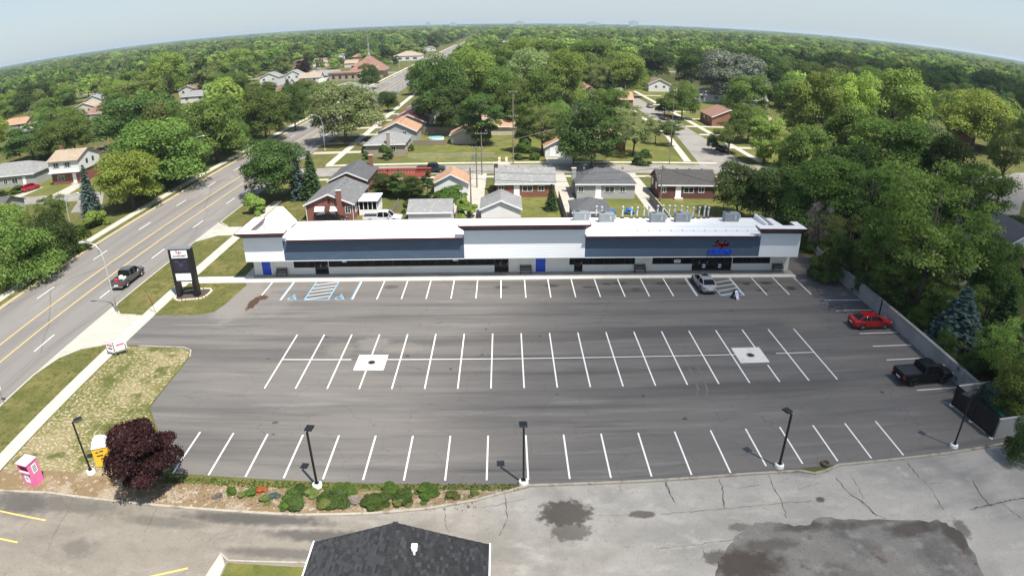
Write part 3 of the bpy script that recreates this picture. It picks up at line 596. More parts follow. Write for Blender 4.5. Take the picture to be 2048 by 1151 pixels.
# wall lamps under the canopy
for x in (-26.9, 2.2, 6.2, 16.4, 33.2):
    MB().tube([(x,YW-.01,2.25),(x,YW-.12,2.28),(x,YW-.2,2.2)],[.1,.16,.14],10).build('wall_lamp', M['galv'], bld)
# canopy: soffit, fascia boards
MB().box(XL+.03,YF+.06,2.72,XR-.03,YW-.004,2.78).build('soffit', M['white'], bld)
MB().box(XL,YF-.035,2.58,XR,YF+.07,2.66).build('fascia_drip_edge', M['white'], bld)
def board_section(nm, x0, x1, ztop, m, yf=YF):
    p = MB().box(x0, yf+.002, 2.66, x1, yf+.05, ztop).build('fascia_panel', m, bld); tag(p, nm)
    n = max(1, int(round((ztop-2.67)/.2))); h = (ztop-2.67)/n
    q = None
    for k in range(n):
        if q is None:
            q = MB().xprism([(yf,0),(yf-.022,0),(yf-.004,h-.004),(yf,h-.004)], x0+.002, x1-.002).build('siding_board', m, p); t = q
        else: t = q.copy(); COL.objects.link(t)
        t.location = (0, 0, 2.67+k*h)
    return p
board_section('white siding panel at the sidewalk end', XL, -25.72, 5.55, M['whitesiding'], YF-.03)
board_section('navy siding panel left of the white centre', -25.715, -4.705, 5.05, M['navy'])
board_section('tall white siding panel at the centre', -4.7, 9.08, 6.0, M['whitesiding'], YF-.04)
board_section('navy siding panel carrying the shop lettering', 9.085, 29.82, 5.05, M['navy'])
board_section('white siding panel at the wall end', 29.825, XR, 5.5, M['whitesiding'], YF-.03)
for x in (XL, XR): MB().box(x-.03 if x < 0 else x-.02, YF+.051, 2.6, x+.02 if x < 0 else x+.03, YW-.003, 5.5).build('fascia_return', M['whitesiding'], bld)
# parapet caps: dark flare below a maroon edge, white top
def cap(x0, x1, zf, zt, out, yback, sides=(0,0), tb=.16):
    yo = YF-out; xa = x0-sides[0]; xb = x1+sides[1]
    c = MB()
    y_ = YF-.045
    # flare: bottom rectangle (x0..x1, y_) to top rectangle (xa..xb, yo)
    v = [(x0,y_,zf),(x1,y_,zf),(x1,yback,zf),(x0,yback,zf),(xa,yo,zt-tb),(xb,yo,zt-tb),(xb,yback,zt-tb),(xa,yback,zt-tb)]
    c.add(v, [(0,1,5,4),(1,2,6,5),(2,3,7,6),(3,0,4,7),(3,2,1,0),(4,5,6,7)])
    f = c.build('parapet_flare', M['black'], bld)
    e = MB(); e.box(xa-.02,yo-.02,zt-tb+.003,xb+.02,yo+.06,zt); 
    e.box(xa-.02,yo+.061,zt-tb+.003,xa+.06,yback,zt); e.box(xb-.06,yo+.061,zt-tb+.003,xb+.02,yback,zt)
    e.build('maroon_edge', M['maroon'], f)
    MB().box(xa+.061,yo+.061,zt-tb+.004,xb-.061,yback-.002,zt-.02).build('cap_top', M['roofwhite'], f)
    return f
cap(XL, -25.7, 5.56, 6.33, .92, 68.95, (.6,.62))
cap(XL, -29.9, 5.56, 6.325, -.46, 74.1, (.6,.3))
cap(-4.7, 9.08, 6.01, 6.84, .92, 69.25, (.52,.5))
cap(29.82, XR, 5.51, 6.33, .85, 69.1, (.6,.4))
cap(34.25, XR, 5.6, 6.28, -.65, 70.8, (.05,.4))
for (x0, x1) in ((-25.05,-4.72),(9.1,29.3)): cap(x0, x1, 5.06, 5.36, .58, 68.62, (0,0), .13)
# fill walls behind the tall panels
MB().box(-4.68,YF+.052,5.0,9.06,69.2,6.0).build('parapet_back', M['whitesiding'], bld); MB().box(29.84,YF+.052,5.0,XR-.02,69.05,5.5).build('parapet_back', M['whitesiding'], bld)
MB().box(XL+.02,YF+.052,4.9,-25.74,68.9,5.55).build('parapet_back', M['whitesiding'], bld); MB().box(XL+.02,69.0,4.6,-29.92,74.0,5.55).build('parapet_back', M['whitesiding'], bld); MB().box(34.3,69.2,4.6,XR-.03,70.7,5.59).build('parapet_back', M['whitesiding'], bld)
# roof deck (gentle fall to the back, skewed west end)
def GP(x, y):
    z = 4.8
    for _ in range(12): p = G(x, y, z); z = roofz(p[1])
    return p
rp = [(XR-.05,68.6),(XR-.05,YB),(XL,YB),(XL,68.6)]
rb = MB(); n = len(rp); rp = rp[::1]
A_ = sum(rp[i][0]*rp[(i+1)%n][1]-rp[(i+1)%n][0]*rp[i][1] for i in range(n)); rp = rp if A_ > 0 else rp[::-1]
rb.add([(x,y,roofz(y)) for x, y in rp]+[(x,y,roofz(y)-.22) for x, y in rp], [tuple(range(n)), tuple(range(n,2*n))[::-1]]+[((i+1)%n,i,n+i,n+(i+1)%n) for i in range(n)])
rf = rb.build('roof', M['roofwhite'], bld)
MB().prism([(-31.1,74.15),(-31.1,82.65),(-30.26,82.57),(-26.3,76.0),(-26.3,74.15)],5.12,5.3).build('wing_roof', M['roofwhite'], bld)
MB().prism([(-30.5,YB+.01),(-30.5,82.0),(-30.2,82.0),(-27.4,YB+.01)],0,5.11).build('rear_wall_wing', M['whitewall'], bld)
MB().prism([(-30.5,74.2),(-30.5,YB-.3),(-27.2,YB-.3),(-26.5,76),(-26.5,74.2)],4.9,5.115).build('wing_upstand', M['whitewall'], bld)
MB().box(XL-.55,YB+.0,roofz(YB)-.12,XR-.02,YB+.08,roofz(YB)+.05).build('rear_gutter', M['maroon'], bld)
for y in (70.6, 72.9):   # membrane seams and fixings
    MB().box(9.6,y,roofz(y)+.003,33,y+.05,roofz(y)+.012).build('roof_seam', M['galv'], rf)
fx = MB().cyl((0,0,0),.06,.05,8).mesh('roof_fixing'); fx.materials.append(M['iron'])
for k in range(15):
    x = -24+1.35*k; y = 72.3 if k > 3 else 75.5-.8*k; t = link('roof_fixing', fx, rf); t.location = (x, y, roofz(y)+.004)
for k in range(16):
    x = 11.5+1.35*k; t = link('roof_fixing', fx, rf); t.location = (x, 70.9, roofz(70.9)+.015)
MB().box(32.3,73.2,roofz(77.2)+.1,32.6,77.3,roofz(73.2)+.35).build('roof_divider', M['white'], rf); MB().box(33.0,72.8,roofz(77.2)+.1,33.2,77.4,roofz(72.8)+.25).build('roof_divider', M['galv'], rf)
# lettering
rot = (R_(90),0,0)
L1 = text_mesh('shop_lettering', 'LAUNDROMAT', .82, M['blue'], bld, (25.0,YF-.12,3.27), rot, .075, xs=.72, bold=.012)
L1.dimensions
k_ = 3.95/max(.1, L1.dimensions.x); L1.scale = (L1.scale.x*k_, 1, 1)
tag(L1, 'blue block capitals reading LAUNDROMAT')
S1 = stroke_mesh('shop_script', SKYLAR, .16, .14, M['red'], bld, (24.25,YF-.03,3.98), rot, .56); tag(S1, 'red script lettering above the blue capitals')
S0 = stroke_mesh('shop_script_halo', SKYLAR, .21, .05, M['whitep'], S1, (0,0,-.004), (0,0,0), .56)
for (px) in ((838,497),(1653,480)):
    pass
# walkway in front, slab by slab, with pale kerb edge
wk = tag(bpy.data.objects.new('walkway', None), kind='structure'); COL.objects.link(wk)
sw = 2.35; q = None
for k in range(28):
    x0 = XL+sw*k; x1 = min(x0+sw-.012, 35.0)
    if x0 > 34.8: break
    if q is None: q = MB().box(0,69.02,-.05,sw-.012,YW-.002,.12).build('walkway_slab', M['walk'], wk); t = q
    elif x1-x0 < sw-.1: t = MB().box(0,69.02,-.05,x1-x0,YW-.002,.12).build('walkway_slab', M['walk'], wk)
    else: t = q.copy(); COL.objects.link(t)
    t.location = (x0,0,0)
q = None
for k in range(14):
    L_ = 65.55/14
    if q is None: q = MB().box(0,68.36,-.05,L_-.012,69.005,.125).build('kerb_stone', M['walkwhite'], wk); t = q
    else: t = q.copy(); COL.objects.link(t)
    t.location = (XL+L_*k,0,0)
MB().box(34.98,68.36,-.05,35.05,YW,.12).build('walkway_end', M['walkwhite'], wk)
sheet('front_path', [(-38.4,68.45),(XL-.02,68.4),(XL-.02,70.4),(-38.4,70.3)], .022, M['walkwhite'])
sheet('side_path', [(-31.9,70.45),(XL-.02,70.45),(XL-.02,78),(-31.9,78)], .020, M['concrete'])
# benches
def bench():
    t = thing('bench', '', 'bench')
    for k in range(4): MB().box(-.68,-.42+.105*k,.40,.68,-.42+.105*k+.085,.435).build('seat_slat', M['brownslat'], t)
    for k in range(4): MB().box(-.68,.0+.02*k,.50+.105*k,.68,.03+.02*k,.585+.105*k).build('back_slat', M['brownslat'], t)
    for sx in (-.64, .64):
        m = MB(); m.box(sx-.03,-.42,0,sx+.03,-.36,.62); m.box(sx-.03,.02,0,sx+.03,.08,.5); m.tube([(sx,.04,.45),(sx,.13,.95)],.03,6); m.box(sx-.035,-.44,.60,sx+.035,.06,.64); m.box(sx-.025,-.4,.36,sx+.025,.06,.40)
        m.build('bench_end', M['black'], t)
    return t
B0 = bench()
for i, (x, lb) in enumerate(((-27.0,'dark slatted bench by the blue door at the sidewalk end'),(2.38,'dark slatted bench beside the middle blue door'),(16.0,'dark slatted bench between two window bands'),(33.3,'brown slatted bench at the end nearest the screen wall'))):
    t = B0 if i == 0 else copy_tree(B0)
    t.location = (x, 70.3, .12); tag(t, lb, 'bench', 'benches on the walkway')
# rooftop units and flues
def hvac():
    t = thing('rooftop_unit', '', 'air conditioner')
    MB().box(-.95,-.5,.12,.95,.5,1.15).build('casing', M['hvac'], t, bevel=.03, seg=1)
    m = MB(); m.box(-.9,-.45,0,.9,-.3,.12); m.box(-.9,.3,0,.9,.45,.12); m.build('curb_rail', M['galv'], t)
    f = MB().cyl((-.45,0,1.15),.36,.05,18).build('fan_shroud', M['hvac'], t); MB().cyl((-.45,0,1.17),.30,.045,18).build('fan_grille', M['hvacd'], f)
    for k in range(3): MB().box(.1+.27*k,-.515,.3,.32+.27*k,-.497,.95).build('side_panel', M['galv'] if k == 1 else M['hvac'], t)
    MB().box(-.85,-.515,.25,-.05,-.497,1.0).build('coil_grille', M['hvacd'] if False else M['hvac'], t)
    MB().box(.955,-.3,.35,1.2,.3,.9).build('outdoor_hood', M['galv'], t)
    return t
H0 = hvac()
r3 = lambda x, y: (1020+x/6.77, 400+y/6.77); r4 = lambda x, y: (1300+x/5.64, 400+y/5.64)
for i, (a, b, lb) in enumerate(((r3(875,285),r3(1055,285),'grey rooftop unit half hidden by the tall centre parapet'),(r3(1215,302),r3(1400,302),'grey rooftop unit beside two slim pipes'),(r4(8,258),r4(165,248),'grey rooftop unit left of the paired one above the glass doors'),(r4(285,252),r4(450,246),'grey rooftop unit right of its close neighbour amid the flues'),(r4(835,246),r4(1000,243),'grey rooftop unit standing alone past the flues'))):
    t = H0 if i == 0 else copy_tree(H0)
    p = (GP(*a)+GP(*b))/2; t.location = (p[0], p[1]+.4, roofz(p[1]+.4)+.015); t.rotation_euler = (0,0,0); tag(t, lb, 'air conditioner', 'rooftop units')
def flue():
    t = thing('vent_flue', '', 'vent pipe')
    MB().cyl((0,0,0),.11,1.25,12).build('pipe', M['pipe'], t, smooth=True)
    MB().tube([(0,0,1.22),(0,0,1.30),(0,-.06,1.42),(0,-.17,1.42),(0,-.2,1.36)],[.115,.14,.16,.15,.13],12).build('cowl', M['pipe'], t, smooth=True)
    MB().tube([(0,0,0),(0,0,.06)],[.28,.13],12).build('flashing', M['iron'], t)
    return t
F0 = flue(); first = True
for q in [r3(1520,245),r3(1640,242),r3(1718,242),r3(1810,242),r3(1875,242),r4(80,190),r4(140,190),r4(210,195),r4(270,192),r4(345,192),r4(410,195),r4(478,205),r4(547,205),r4(607,203),r4(652,200),r3(1165,232),r3(1238,232)]:
    t = F0 if first else copy_tree(F0); first = False
    p = GP(*q); t.location = (p[0], p[1], roofz(p[1])+.02); t.scale = (1,1,.92+.16*rng.random())
    tag(t, 'pale capped flue pipe in the row along the rear roof edge', 'vent pipe', 'flues along the rear roof edge')
# ------------------------------------------------------------------ lot furniture
def light_pole():
    t = thing('light_pole', '', 'light pole')
    MB().tube([(0,0,0),(0,0,.03),(0,0,.24),(0,0,.30)],[.34,.35,.32,.24],20).build('footing', M['whitebase'], t)
    MB().box(-.15,-.15,.301,.15,.15,.36).build('base_plate', M['black'], t)
    MB().box(-.06,-.06,.361,.06,.06,4.45).build('shaft', M['black'], t)
    h = MB().box(-.26,.12,4.43,.26,.72,4.53).build('lamp_head', M['black'], t, bevel=.02, seg=1)
    MB().box(-.04,.0,4.40,.04,.16,4.47).build('arm', M['black'], h); MB().box(-.2,.2,4.415,.2,.66,4.428).build('diffuser', M['whitep'], h)
    return t
LP0 = light_pole()
for i, (px, rz, lb) in enumerate((((1047,966),.05,'black light pole on a white footing at the end of the shrub strip'),((635,972),-.1,'black light pole on a white footing among the low shrubs'),((1558,933),.35,'black light pole on a white footing near the old tyre'),((1907,893),.5,'black light pole on a white footing before the bin enclosure gate'),((183,945),-.7,'black light pole on a white footing beside the purple maple'))):
    t = LP0 if i == 0 else copy_tree(LP0); g = G(*px); t.location = g; t.rotation_euler = (0,0,rz); tag(t, lb, 'light pole', 'parking lot light poles')
# roadside pylon sign
pg = G(378,592); ps = thing('pylon_sign', 'tall black pylon sign on two legs with a white Skylar LAUNDROMAT panel', 'sign', (-36.65,64.6,0), R_(2))
for x in (-1.3, .92): MB().box(x,-.4,0,x+.5,.4,5.85).build('leg', M['black'], ps)
MB().box(-.799,-.38,1.95,.919,.38,5.85).build('cabinet', M['black'], ps); MB().box(-1.34,-.44,5.851,1.46,.44,5.97).build('top_cap', M['galv'], ps)
pn = MB().box(-.95,-.44,4.82,1.02,-.402,5.72).build('name_panel', M['whitep'], ps)
text_mesh('panel_lettering', 'LAUNDROMAT', .36, M['ink'], pn, (.03,-.446,5.06), (R_(90),0,0), .003, xs=.70, bold=.006)
stroke_mesh('panel_script', SKYLAR, .17, .006, M['redink'], pn, (-.4,-.441,5.38), (R_(90),0,0), .25)
sp_ = MB().box(-.85,-.42,3.25,.95,-.402,4.62).build('dark_panel', M['screen'], ps)
for (x, z, w_) in ((-.45,4.4,.5),(.6,4.42,.2),(0,4.08,.7),(.0,3.85,.35)): MB().box(x-w_/2,-.428,z-.04,x+w_/2,-.421,z+.04).build('faded_print', M['purpleink'], sp_)
for k in range(3): MB().box(-.9,-.43,2.1+.29*k,1.0,-.402,2.1+.29*k+.27).build('letter_track', M['whitep'], ps)
# stone-edged bed under it
bed = thing('sign_bed', 'mulch bed edged with pale stones beneath the pylon sign', 'flower bed', (0,0,0))
cont = [G(*q)[:2] for q in ((349,598),(356,602),(372,600),(390,599),(405,597),(416,590),(424,582),(420,578),(408,578),(390,580),(370,584),(355,590))]
MB().prism([tuple(c) for c in cont], -.02, .06).build('mulch', M['mulch'], bed)
stn = MB().box(-.17,-.11,0,.17,.11,.17).build('edging_stone', M['stone'], bed, bevel=.03, seg=1); ncur = 0
for i in range(len(cont)):
    a, b = cont[i], cont[(i+1)%len(cont)]; L_ = np.linalg.norm(b-a); nn = max(1, int(L_/.36))
    for k in range(nn):
        t = stn if ncur == 0 else stn.copy()
        if ncur: COL.objects.link(t)
        ncur += 1; p = a+(b-a)*(k+.5)/nn; t.location = (p[0],p[1],0); t.rotation_euler = (0,0,math.atan2(b[1]-a[1],b[0]-a[0])+(rng.random()-.5)*.3)
# folded estate sign by the sidewalk
g = G(233,713); es = thing('estate_sign', 'white two sided estate board on wooden posts beside the sidewalk', 'sign', g, 0)
for s, a in ((0, R_(-18)), (1, R_(62))):
    m = MB(); m.box(0,-.02,.55,1.25,.02,1.65); b_ = m.build('board', M['whitep'], es); b_.rotation_euler = (0,0,math.pi+a if s == 0 else a-.35)
    for (z, c, w_) in ((1.15,'redink',.8),(.8,'ink',.6)):
        if s == 0 or z > 1: 
            q = MB().box(.62-w_/2,-.028 if s else .021,z-.07,.62+w_/2,-.021 if s else .028,z+.07).build('board_print', M[c], b_)
for (x, y) in ((0,0),(-1.15,.38),(1.0,.5)): MB().box(x-.04,y-.04,0,x+.04,y+.04,1.6 if x == 0 else 1.2).build('post', M['wood'], es)
# feather flag pole
g = G(312,626); fl = thing('flag_pole', 'thin leaning pole with a furled brown flag at the sidewalk edge', 'flag', g)
MB().tube([(0,0,0),(-.25,.05,1.2),(-.62,.12,2.3),(-1.0,.2,2.9)],[.025,.022,.018,.012],6).build('pole', M['iron'], fl)
MB().tube([(-.2,.04,1.0),(-.32,.06,1.5),(-.5,.1,2.0),(-.62,.12,2.2)],[.03,.07,.06,.03],6).build('furled_flag', mat('brown_flag', (.16,.05,.035), .8), fl)
# A-frame
g = G(1470,597); af = thing('sandwich_board', 'black folding sandwich board standing on the striped bay', 'sign', (g[0],g[1]+.1,0), R_(38))
for s in (-1, 1):
    for x in (-.3, .3): MB().tube([(x,s*.42,0),(x,0,1.05)],.035,6).build('frame_leg', M['black'], af)
    p_ = MB().quad((-.27,s*.37,.14),(.27,s*.37,.14),(.27,s*.05,.95),(-.27,s*.05,.95)); p_.box(-.3,s*.42-.03,0,.3,s*.42+.03,.07); p_.build('panel', M['whitep'] if s < 0 else M['black'], af)
for z in (.3, .5, .68): MB().box(-.2,-.40+z*.36,z,.2,-.385+z*.36,z+.09).build('panel_print', M['blue'], af)
# pink donation bin
a, b, c = G(53.6,968.7), G(72,973.9), G(89,956.9)
an = math.atan2(b[1]-a[1], b[0]-a[0]); wx = max(1.1, float(np.linalg.norm(b-a))); wy = max(1.1, float(np.linalg.norm(c-b)))*.92
pk = thing('donation_bin', 'pink steel donation bin with pale lid and two paper notices', 'bin', b, an)
MB().box(-wx,0,0,0,wy,1.25).build('body', M['pink'], pk, bevel=.015, seg=1)
MB().box(-wx,.32,1.25,0,wy,1.95).build('upper_body', M['pink'], pk)
for x in (-wx, -.06): MB().xprism([(0,1.25),(.319,1.25),(.319,1.95),(-.1,1.95)], x, x+.06).build('side_cheek', M['pink'], pk)
MB().box(-wx+.061,.1,1.24,-.061,.318,1.9).build('chute', M['pinkdark'], pk)
MB().box(-wx+.03,-.12,1.22,-.03,.02,1.33).build('chute_lip', M['pinktop'], pk)
MB().box(-wx-.05,-.16,1.951,.05,wy+.05,2.02).build('lid', M['pinktop'], pk)
n1 = MB().box(-wx*.75,-.02,.35,-wx*.3,-.002,1.0).build('notice', M['whitep'], pk); n2 = MB().box(.002,wy*.3,1.0,.02,wy*.78,1.7).build('notice', M['whitep'], pk)
for k in range(4): MB().box(.021,wy*.36,1.12+.14*k,.026,wy*.72,1.18+.14*k).build('notice_print', M['ink'], n2)
MB().box(-wx*.6,-.026,.62,-wx*.42,-.021,.8).build('notice_print', mat('green_print', (.1,.3,.15), .5), n1)
# yellow bin with rounded white top
g = G(196,925); yb = thing('donation_bin', 'yellow steel donation bin with rounded white top behind the purple maple', 'bin', (g[0]+.5,g[1]+.3,0), R_(25))
MB().box(-.6,-.55,0,.6,.55,1.55).build('body', M['yellow'], yb)
arcp = [(-.6*math.cos(math.pi*k/10), 1.55+.42*math.sin(math.pi*k/10)) for k in range(11)]
tp = MB(); n = len(arcp); tp.add([(x,-.6,z) for x, z in arcp]+[(x,.6,z) for x, z in arcp], [(i,i+1,n+i+1,n+i) for i in range(n-1)]+[tuple(range(n))[::-1], tuple(range(n,2*n))]); tp.build('rounded_top', M['whitep'], yb, fix=True)
for (x, z, w_) in ((-.25,1.2,.22),(.1,1.25,.3),(-.1,.9,.5),(.1,.62,.4)): MB().box(x-w_/2,-.56,z-.05,x+w_/2,-.551,z+.05).build('bin_print', M['ink'], yb)
# screen wall along the east edge
sw_ = thing('screen_wall', 'grey poured concrete screen wall along the lot edge below the trees', 'wall', (0,0,0))
y = 40.5
while y < 74:
    MB().box(40.22,y+.01,-.05,40.45,min(y+4.0,74.5)-.01,1.6+.03*math.sin(y)).build('wall_panel', M['cwall'], sw_); y += 4.0
MB().box(40.15,40.5,1.635,40.52,74.5,1.72).build('coping', M['cwall'], sw_)
MB().box(40.1,57.4,0,40.2,57.5,1.9).build('drain_pipe', M['black'], sw_)
# bin enclosure
be = thing('bin_enclosure', 'pale block bin enclosure with black slatted double gate', 'enclosure', (0,0,0))
def course_wall(x0, y0, x1, y1, h=1.95, L=.4):
    n = int(h/.2); dx, dy = x1-x0, y1-y0; W_ = math.hypot(dx,dy); a = math.atan2(dy,dx); nb = int(W_/L)
    mb = MB()
    for k in range(n):
        for q in range(nb):
            off = (L/2 if k%2 else 0); u0 = q*L+off; u1 = min(u0+L-.012, W_)
            if u1-u0 > .05: mb.box(u0,-.1,k*.2,u1,.1,k*.2+.188)
        if k%2: mb.box(0,-.1,k*.2,L/2-.012,.1,k*.2+.188)
    o = mb.build('block_courses', M['block'], be); o.location = (x0,y0,0); o.rotation_euler = (0,0,a); o['kind'] = 'stuff'
    c = MB().box(-.05,-.13,n*.2,W_+.05,.13,n*.2+.07).build('wall_coping', M['block'], be); c.location = (x0,y0,0); c.rotation_euler = (0,0,a)
course_wall(37.75,39.95,42.3,40.2); course_wall(38.35,34.75,43.1,34.9); course_wall(43.0,35.1,42.4,40.1)
gx0, gy0, gx1, gy1 = 37.5, 39.8, 38.2, 34.85
ga = math.atan2(gy1-gy0, gx1-gx0); gl = math.hypot(gx1-gx0, gy1-gy0)
for k in range(2):
    gt = MB().box(k*gl/2+.04,-.03,.12,(k+1)*gl/2-.04,.03,.2).build('gate_leaf', M['black'], be); gt.location = (gx0,gy0,0); gt.rotation_euler = (0,0,ga)
    for q in range(11):
        u = k*gl/2+.06+q*(gl/2-.12)/11; s = MB().box(u,-.02,.201,u+.185,.02,2.0).build('gate_slat', M['black'], gt)
    MB().box(k*gl/2+.04,-.05,1.5,(k+1)*gl/2-.04,-.021,1.6).build('gate_rail', M['black'], gt)
for u in (0, gl/2, gl):
    f = MB().cyl((gx0+u*math.cos(ga), gy0+u*math.sin(ga), 0), .2, .1, 12).build('post_footing', M['whitebase'], be)
    MB().box(gx0+u*math.cos(ga)-.06, gy0+u*math.sin(ga)-.06, .1, gx0+u*math.cos(ga)+.06, gy0+u*math.sin(ga)+.06, 2.05).build('gate_post', M['black'], be)
dm = thing('dumpster', 'dark green steel dumpster inside the block enclosure', 'dumpster', (40.6,37.4,0))
MB().box(-1.2,-1.8,.12,1.2,1.8,1.35).build('body', M['dumpster'], dm); 
for s in (-.9, .9): MB().box(-1.25,s-.85,1.351,1.25,s+.85,1.43).build('lid', M['dumpster'] if s < 0 else M['blackmat'], dm)
for y_ in (-1.5,1.5):
    for x_ in (-1,1): MB().cyl((x_,y_-.05,.07),.07,.1,10,'y').build('caster', M['rubber'], dm)
# old tyre at the kerb
g = G(1654,935); ty = thing('old_tyre', 'worn tyre lying against the lot kerb', 'tyre', (g[0],g[1]+.35,.12))
pr_ = [(.2,-.1),(.3,-.12),(.34,-.06),(.34,.06),(.3,.12),(.2,.1)]; m = MB(); n = 18; k_ = len(pr_)
m.add([(r*math.cos(2*math.pi*i/n), r*math.sin(2*math.pi*i/n), z) for i in range(n) for r, z in pr_], [(i*k_+j, ((i+1)%n)*k_+j, ((i+1)%n)*k_+(j+1)%k_, i*k_+(j+1)%k_) for i in range(n) for j in range(k_)])
m.build('carcass', mat('dusty_rubber', (.09,.07,.055), .9), ty, fix=True)
MB().cyl((0,0,-.09),.2,.06,14).build('rust_hub', mat('rust', (.16,.07,.035), .9), ty)
# ------------------------------------------------------------------ neighbouring office roof, shingle by shingle
of = thing('office_building', 'low office with charcoal shingled gable roof in front of the lot', 'building', (0,0,0))
OX0, OXM, OX1, OZE, OZR, OY = -10.25, -5.75, -1.0, 3.4, 4.95, 24.35
MB().box(OX0+.5,8,0,OX1-.5,OY-.35,3.25).build('wall', M['whitewall'], of)
m = MB(); m.add([(OX0,8,OZE),(OXM,8,OZR),(OX1,8,OZE),(OX0,OY,OZE),(OXM,OY,OZR),(OX1,OY,OZE)],[(0,3,4,1),(1,4,5,2),(0,1,2),(5,4,3),(0,2,5,3)]); orf = m.build('roof', M['office_shingle3'], of, fix=True)
MB().prism([(OX0-.08,8),(OX0-.001,8),(OX0-.001,OY+.05),(OX0-.08,OY+.05)],OZE-.15,OZE+.03).build('gutter', M['white'], of); MB().prism([(OX1+.001,8),(OX1+.08,8),(OX1+.08,OY+.05),(OX1+.001,OY+.05)],OZE-.15,OZE+.03).build('gutter', M['white'], of)
tabs = []
for side in (0, 1):
    xe = OX0 if side == 0 else OX1; sl_ = math.hypot(OXM-xe, OZR-OZE); nc = int(sl_/.145)
    for c_ in range(nc):
        u = c_/nc; off = (c_%3)*.1
        y = OY-off
        while y > 19.8:
            tabs.append((side, u, 1/nc, y, rng.random(), rng.random())); y -= .29
tabs.sort(key=lambda t: -t[3])
shm = {}
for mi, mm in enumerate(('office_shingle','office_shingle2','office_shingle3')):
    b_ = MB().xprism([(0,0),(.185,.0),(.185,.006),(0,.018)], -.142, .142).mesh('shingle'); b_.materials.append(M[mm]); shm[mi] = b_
def tab_matrix(side, u, du, y, a, b_):
    xe = OX0 if side == 0 else OX1; p = Vector((xe+(OXM-xe)*u, y-.145, OZE+(OZR-OZE)*u+.004+.006*a))
    up = Vector((OXM-xe, 0, OZR-OZE)).normalized(); al = Vector((0,1,0)) if side == 1 else Vector((0,-1,0)); nn_ = al.cross(up)
    return Matrix(((al.x,up.x,nn_.x,p.x),(al.y,up.y,nn_.y,p.y),(al.z,up.z,nn_.z,p.z),(0,0,0,1)))
rs = MB(); cnt = 0
def pick(side, v): return (1 if v < .55 else 0 if v < .9 else 2) if side == 0 else (2 if v < .55 else 0 if v < .85 else 1)  # one slope lighter, the other darker: slope shading put into the tab colours
base_pts = [(-.142,0,0),(.142,0,0),(.142,.185,0),(-.142,.185,0),(-.142,0,.018),(.142,0,.018),(.142,.185,.006),(-.142,.185,.006)]
for (side, u, du, y, a, v) in tabs:
    mx = tab_matrix(side, u, du, y, a, v)
    if cnt < 300:
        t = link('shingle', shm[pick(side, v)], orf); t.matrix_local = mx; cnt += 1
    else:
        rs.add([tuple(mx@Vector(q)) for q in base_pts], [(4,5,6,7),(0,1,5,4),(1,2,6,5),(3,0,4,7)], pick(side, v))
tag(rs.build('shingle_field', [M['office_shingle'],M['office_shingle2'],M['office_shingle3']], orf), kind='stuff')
for k in range(14):
    MB().xprism([(0,-.02),(.3,-.02),(.3,.0),(0,.02)],-.13,.13).build('ridge_cap', M['office_shingle'], orf).matrix_local = Matrix.Translation((OXM, OY-.28*(k+1), OZR+.03))
MB().box(-4.75,22.55,4.72,-4.45,22.9,4.98).build('roof_vent', M['whitep'], of, bevel=.03, seg=1); MB().box(-4.63,22.38,4.66,-4.53,22.55,4.84).build('vent_spout', M['whitep'], of)
# ------------------------------------------------------------------ street lamps, wires, poles
def street_lamp(arm=-1):
    t = thing('street_lamp', '', 'street lamp')
    MB().box(-.2,-.2,0,.2,.2,.08).build('base_plate', M['whitebase'], t)
    MB().tube([(0,0,.08),(0,0,3),(arm*.05,0,6.2),(arm*.25,0,7.4),(arm*.8,0,8.1),(arm*1.6,0,8.35),(arm*2.2,0,8.38)],[.11,.09,.075,.065,.055,.05,.045],10).build('pole', M['galvlamp'], t, smooth=True)
    MB().tube([(arm*2.1,0,8.4),(arm*2.3,0,8.42),(arm*2.75,0,8.38),(arm*2.9,0,8.33)],[.06,.14,.15,.05],10).build('lamp_head', M['galvlamp'], t, smooth=True)
    return t
SLa = street_lamp(-1); SLb = street_lamp(1); fa = fb = True
for (x, y, arm, lb) in ((-43.6,60.1,-1,'grey curved arm street lamp by the lot driveway'),(-64.9,82.9,1,'grey curved arm street lamp beside the roadside thicket'),(-64.9,127.7,1,'grey curved arm street lamp past the yellow green tree'),(-44.3,113.5,-1,'grey curved arm street lamp by the dark maple and spruces'),(-64.9,174,1,'grey curved arm street lamp opposite the big pale tree'),(-43.2,151.5,-1,'grey curved arm street lamp at the cross street corner')):
    src = SLa if arm < 0 else SLb
    if arm < 0: t = src if fa else copy_tree(src); fa = False
    else: t = src if fb else copy_tree(src); fb = False
    t.location = (x,y,0); tag(t, lb, 'street lamp', 'street lamps')
for k in range(9):
    for (x, arm) in ((-43.6,-1),(-64.4,1)):
        t = copy_tree(SLa if arm < 0 else SLb); t.location = (x, 225+42*k+(15 if arm > 0 else 0), 0); tag(t, 'grey street lamp far along the main road', 'street lamp', 'street lamps far along the road')
def util_pole(x, y, h, label, arms=((.3,1.1),), transf=False, r=.16, rz=0):
    t = thing('utility_pole', label, 'utility pole', (x,y,0), rz)
    MB().tube([(0,0,0),(0,0,h)],[r,r*.7],8).build('shaft', M['poleswood'], t)
    for (dz, L_) in arms:
        c = MB().box(-L_,-.17,h-dz-.06,L_,-.06,h-dz+.06).build('cross_arm', M['poleswood'], t)
        for s in (-.9,-.5,.5,.9): MB().cyl((s*L_,-.115,h-dz+.06),.035,.13,6).build('insulator', M['whitep'], c)
    if transf:
        q = MB().cyl((-.42,-.2,h-2.6),.26,.85,14).build('transformer', M['galv'], t); MB().cyl((-.42,-.2,h-1.75),.08,.2,8).build('bushing', M['galv'], q)
    return t
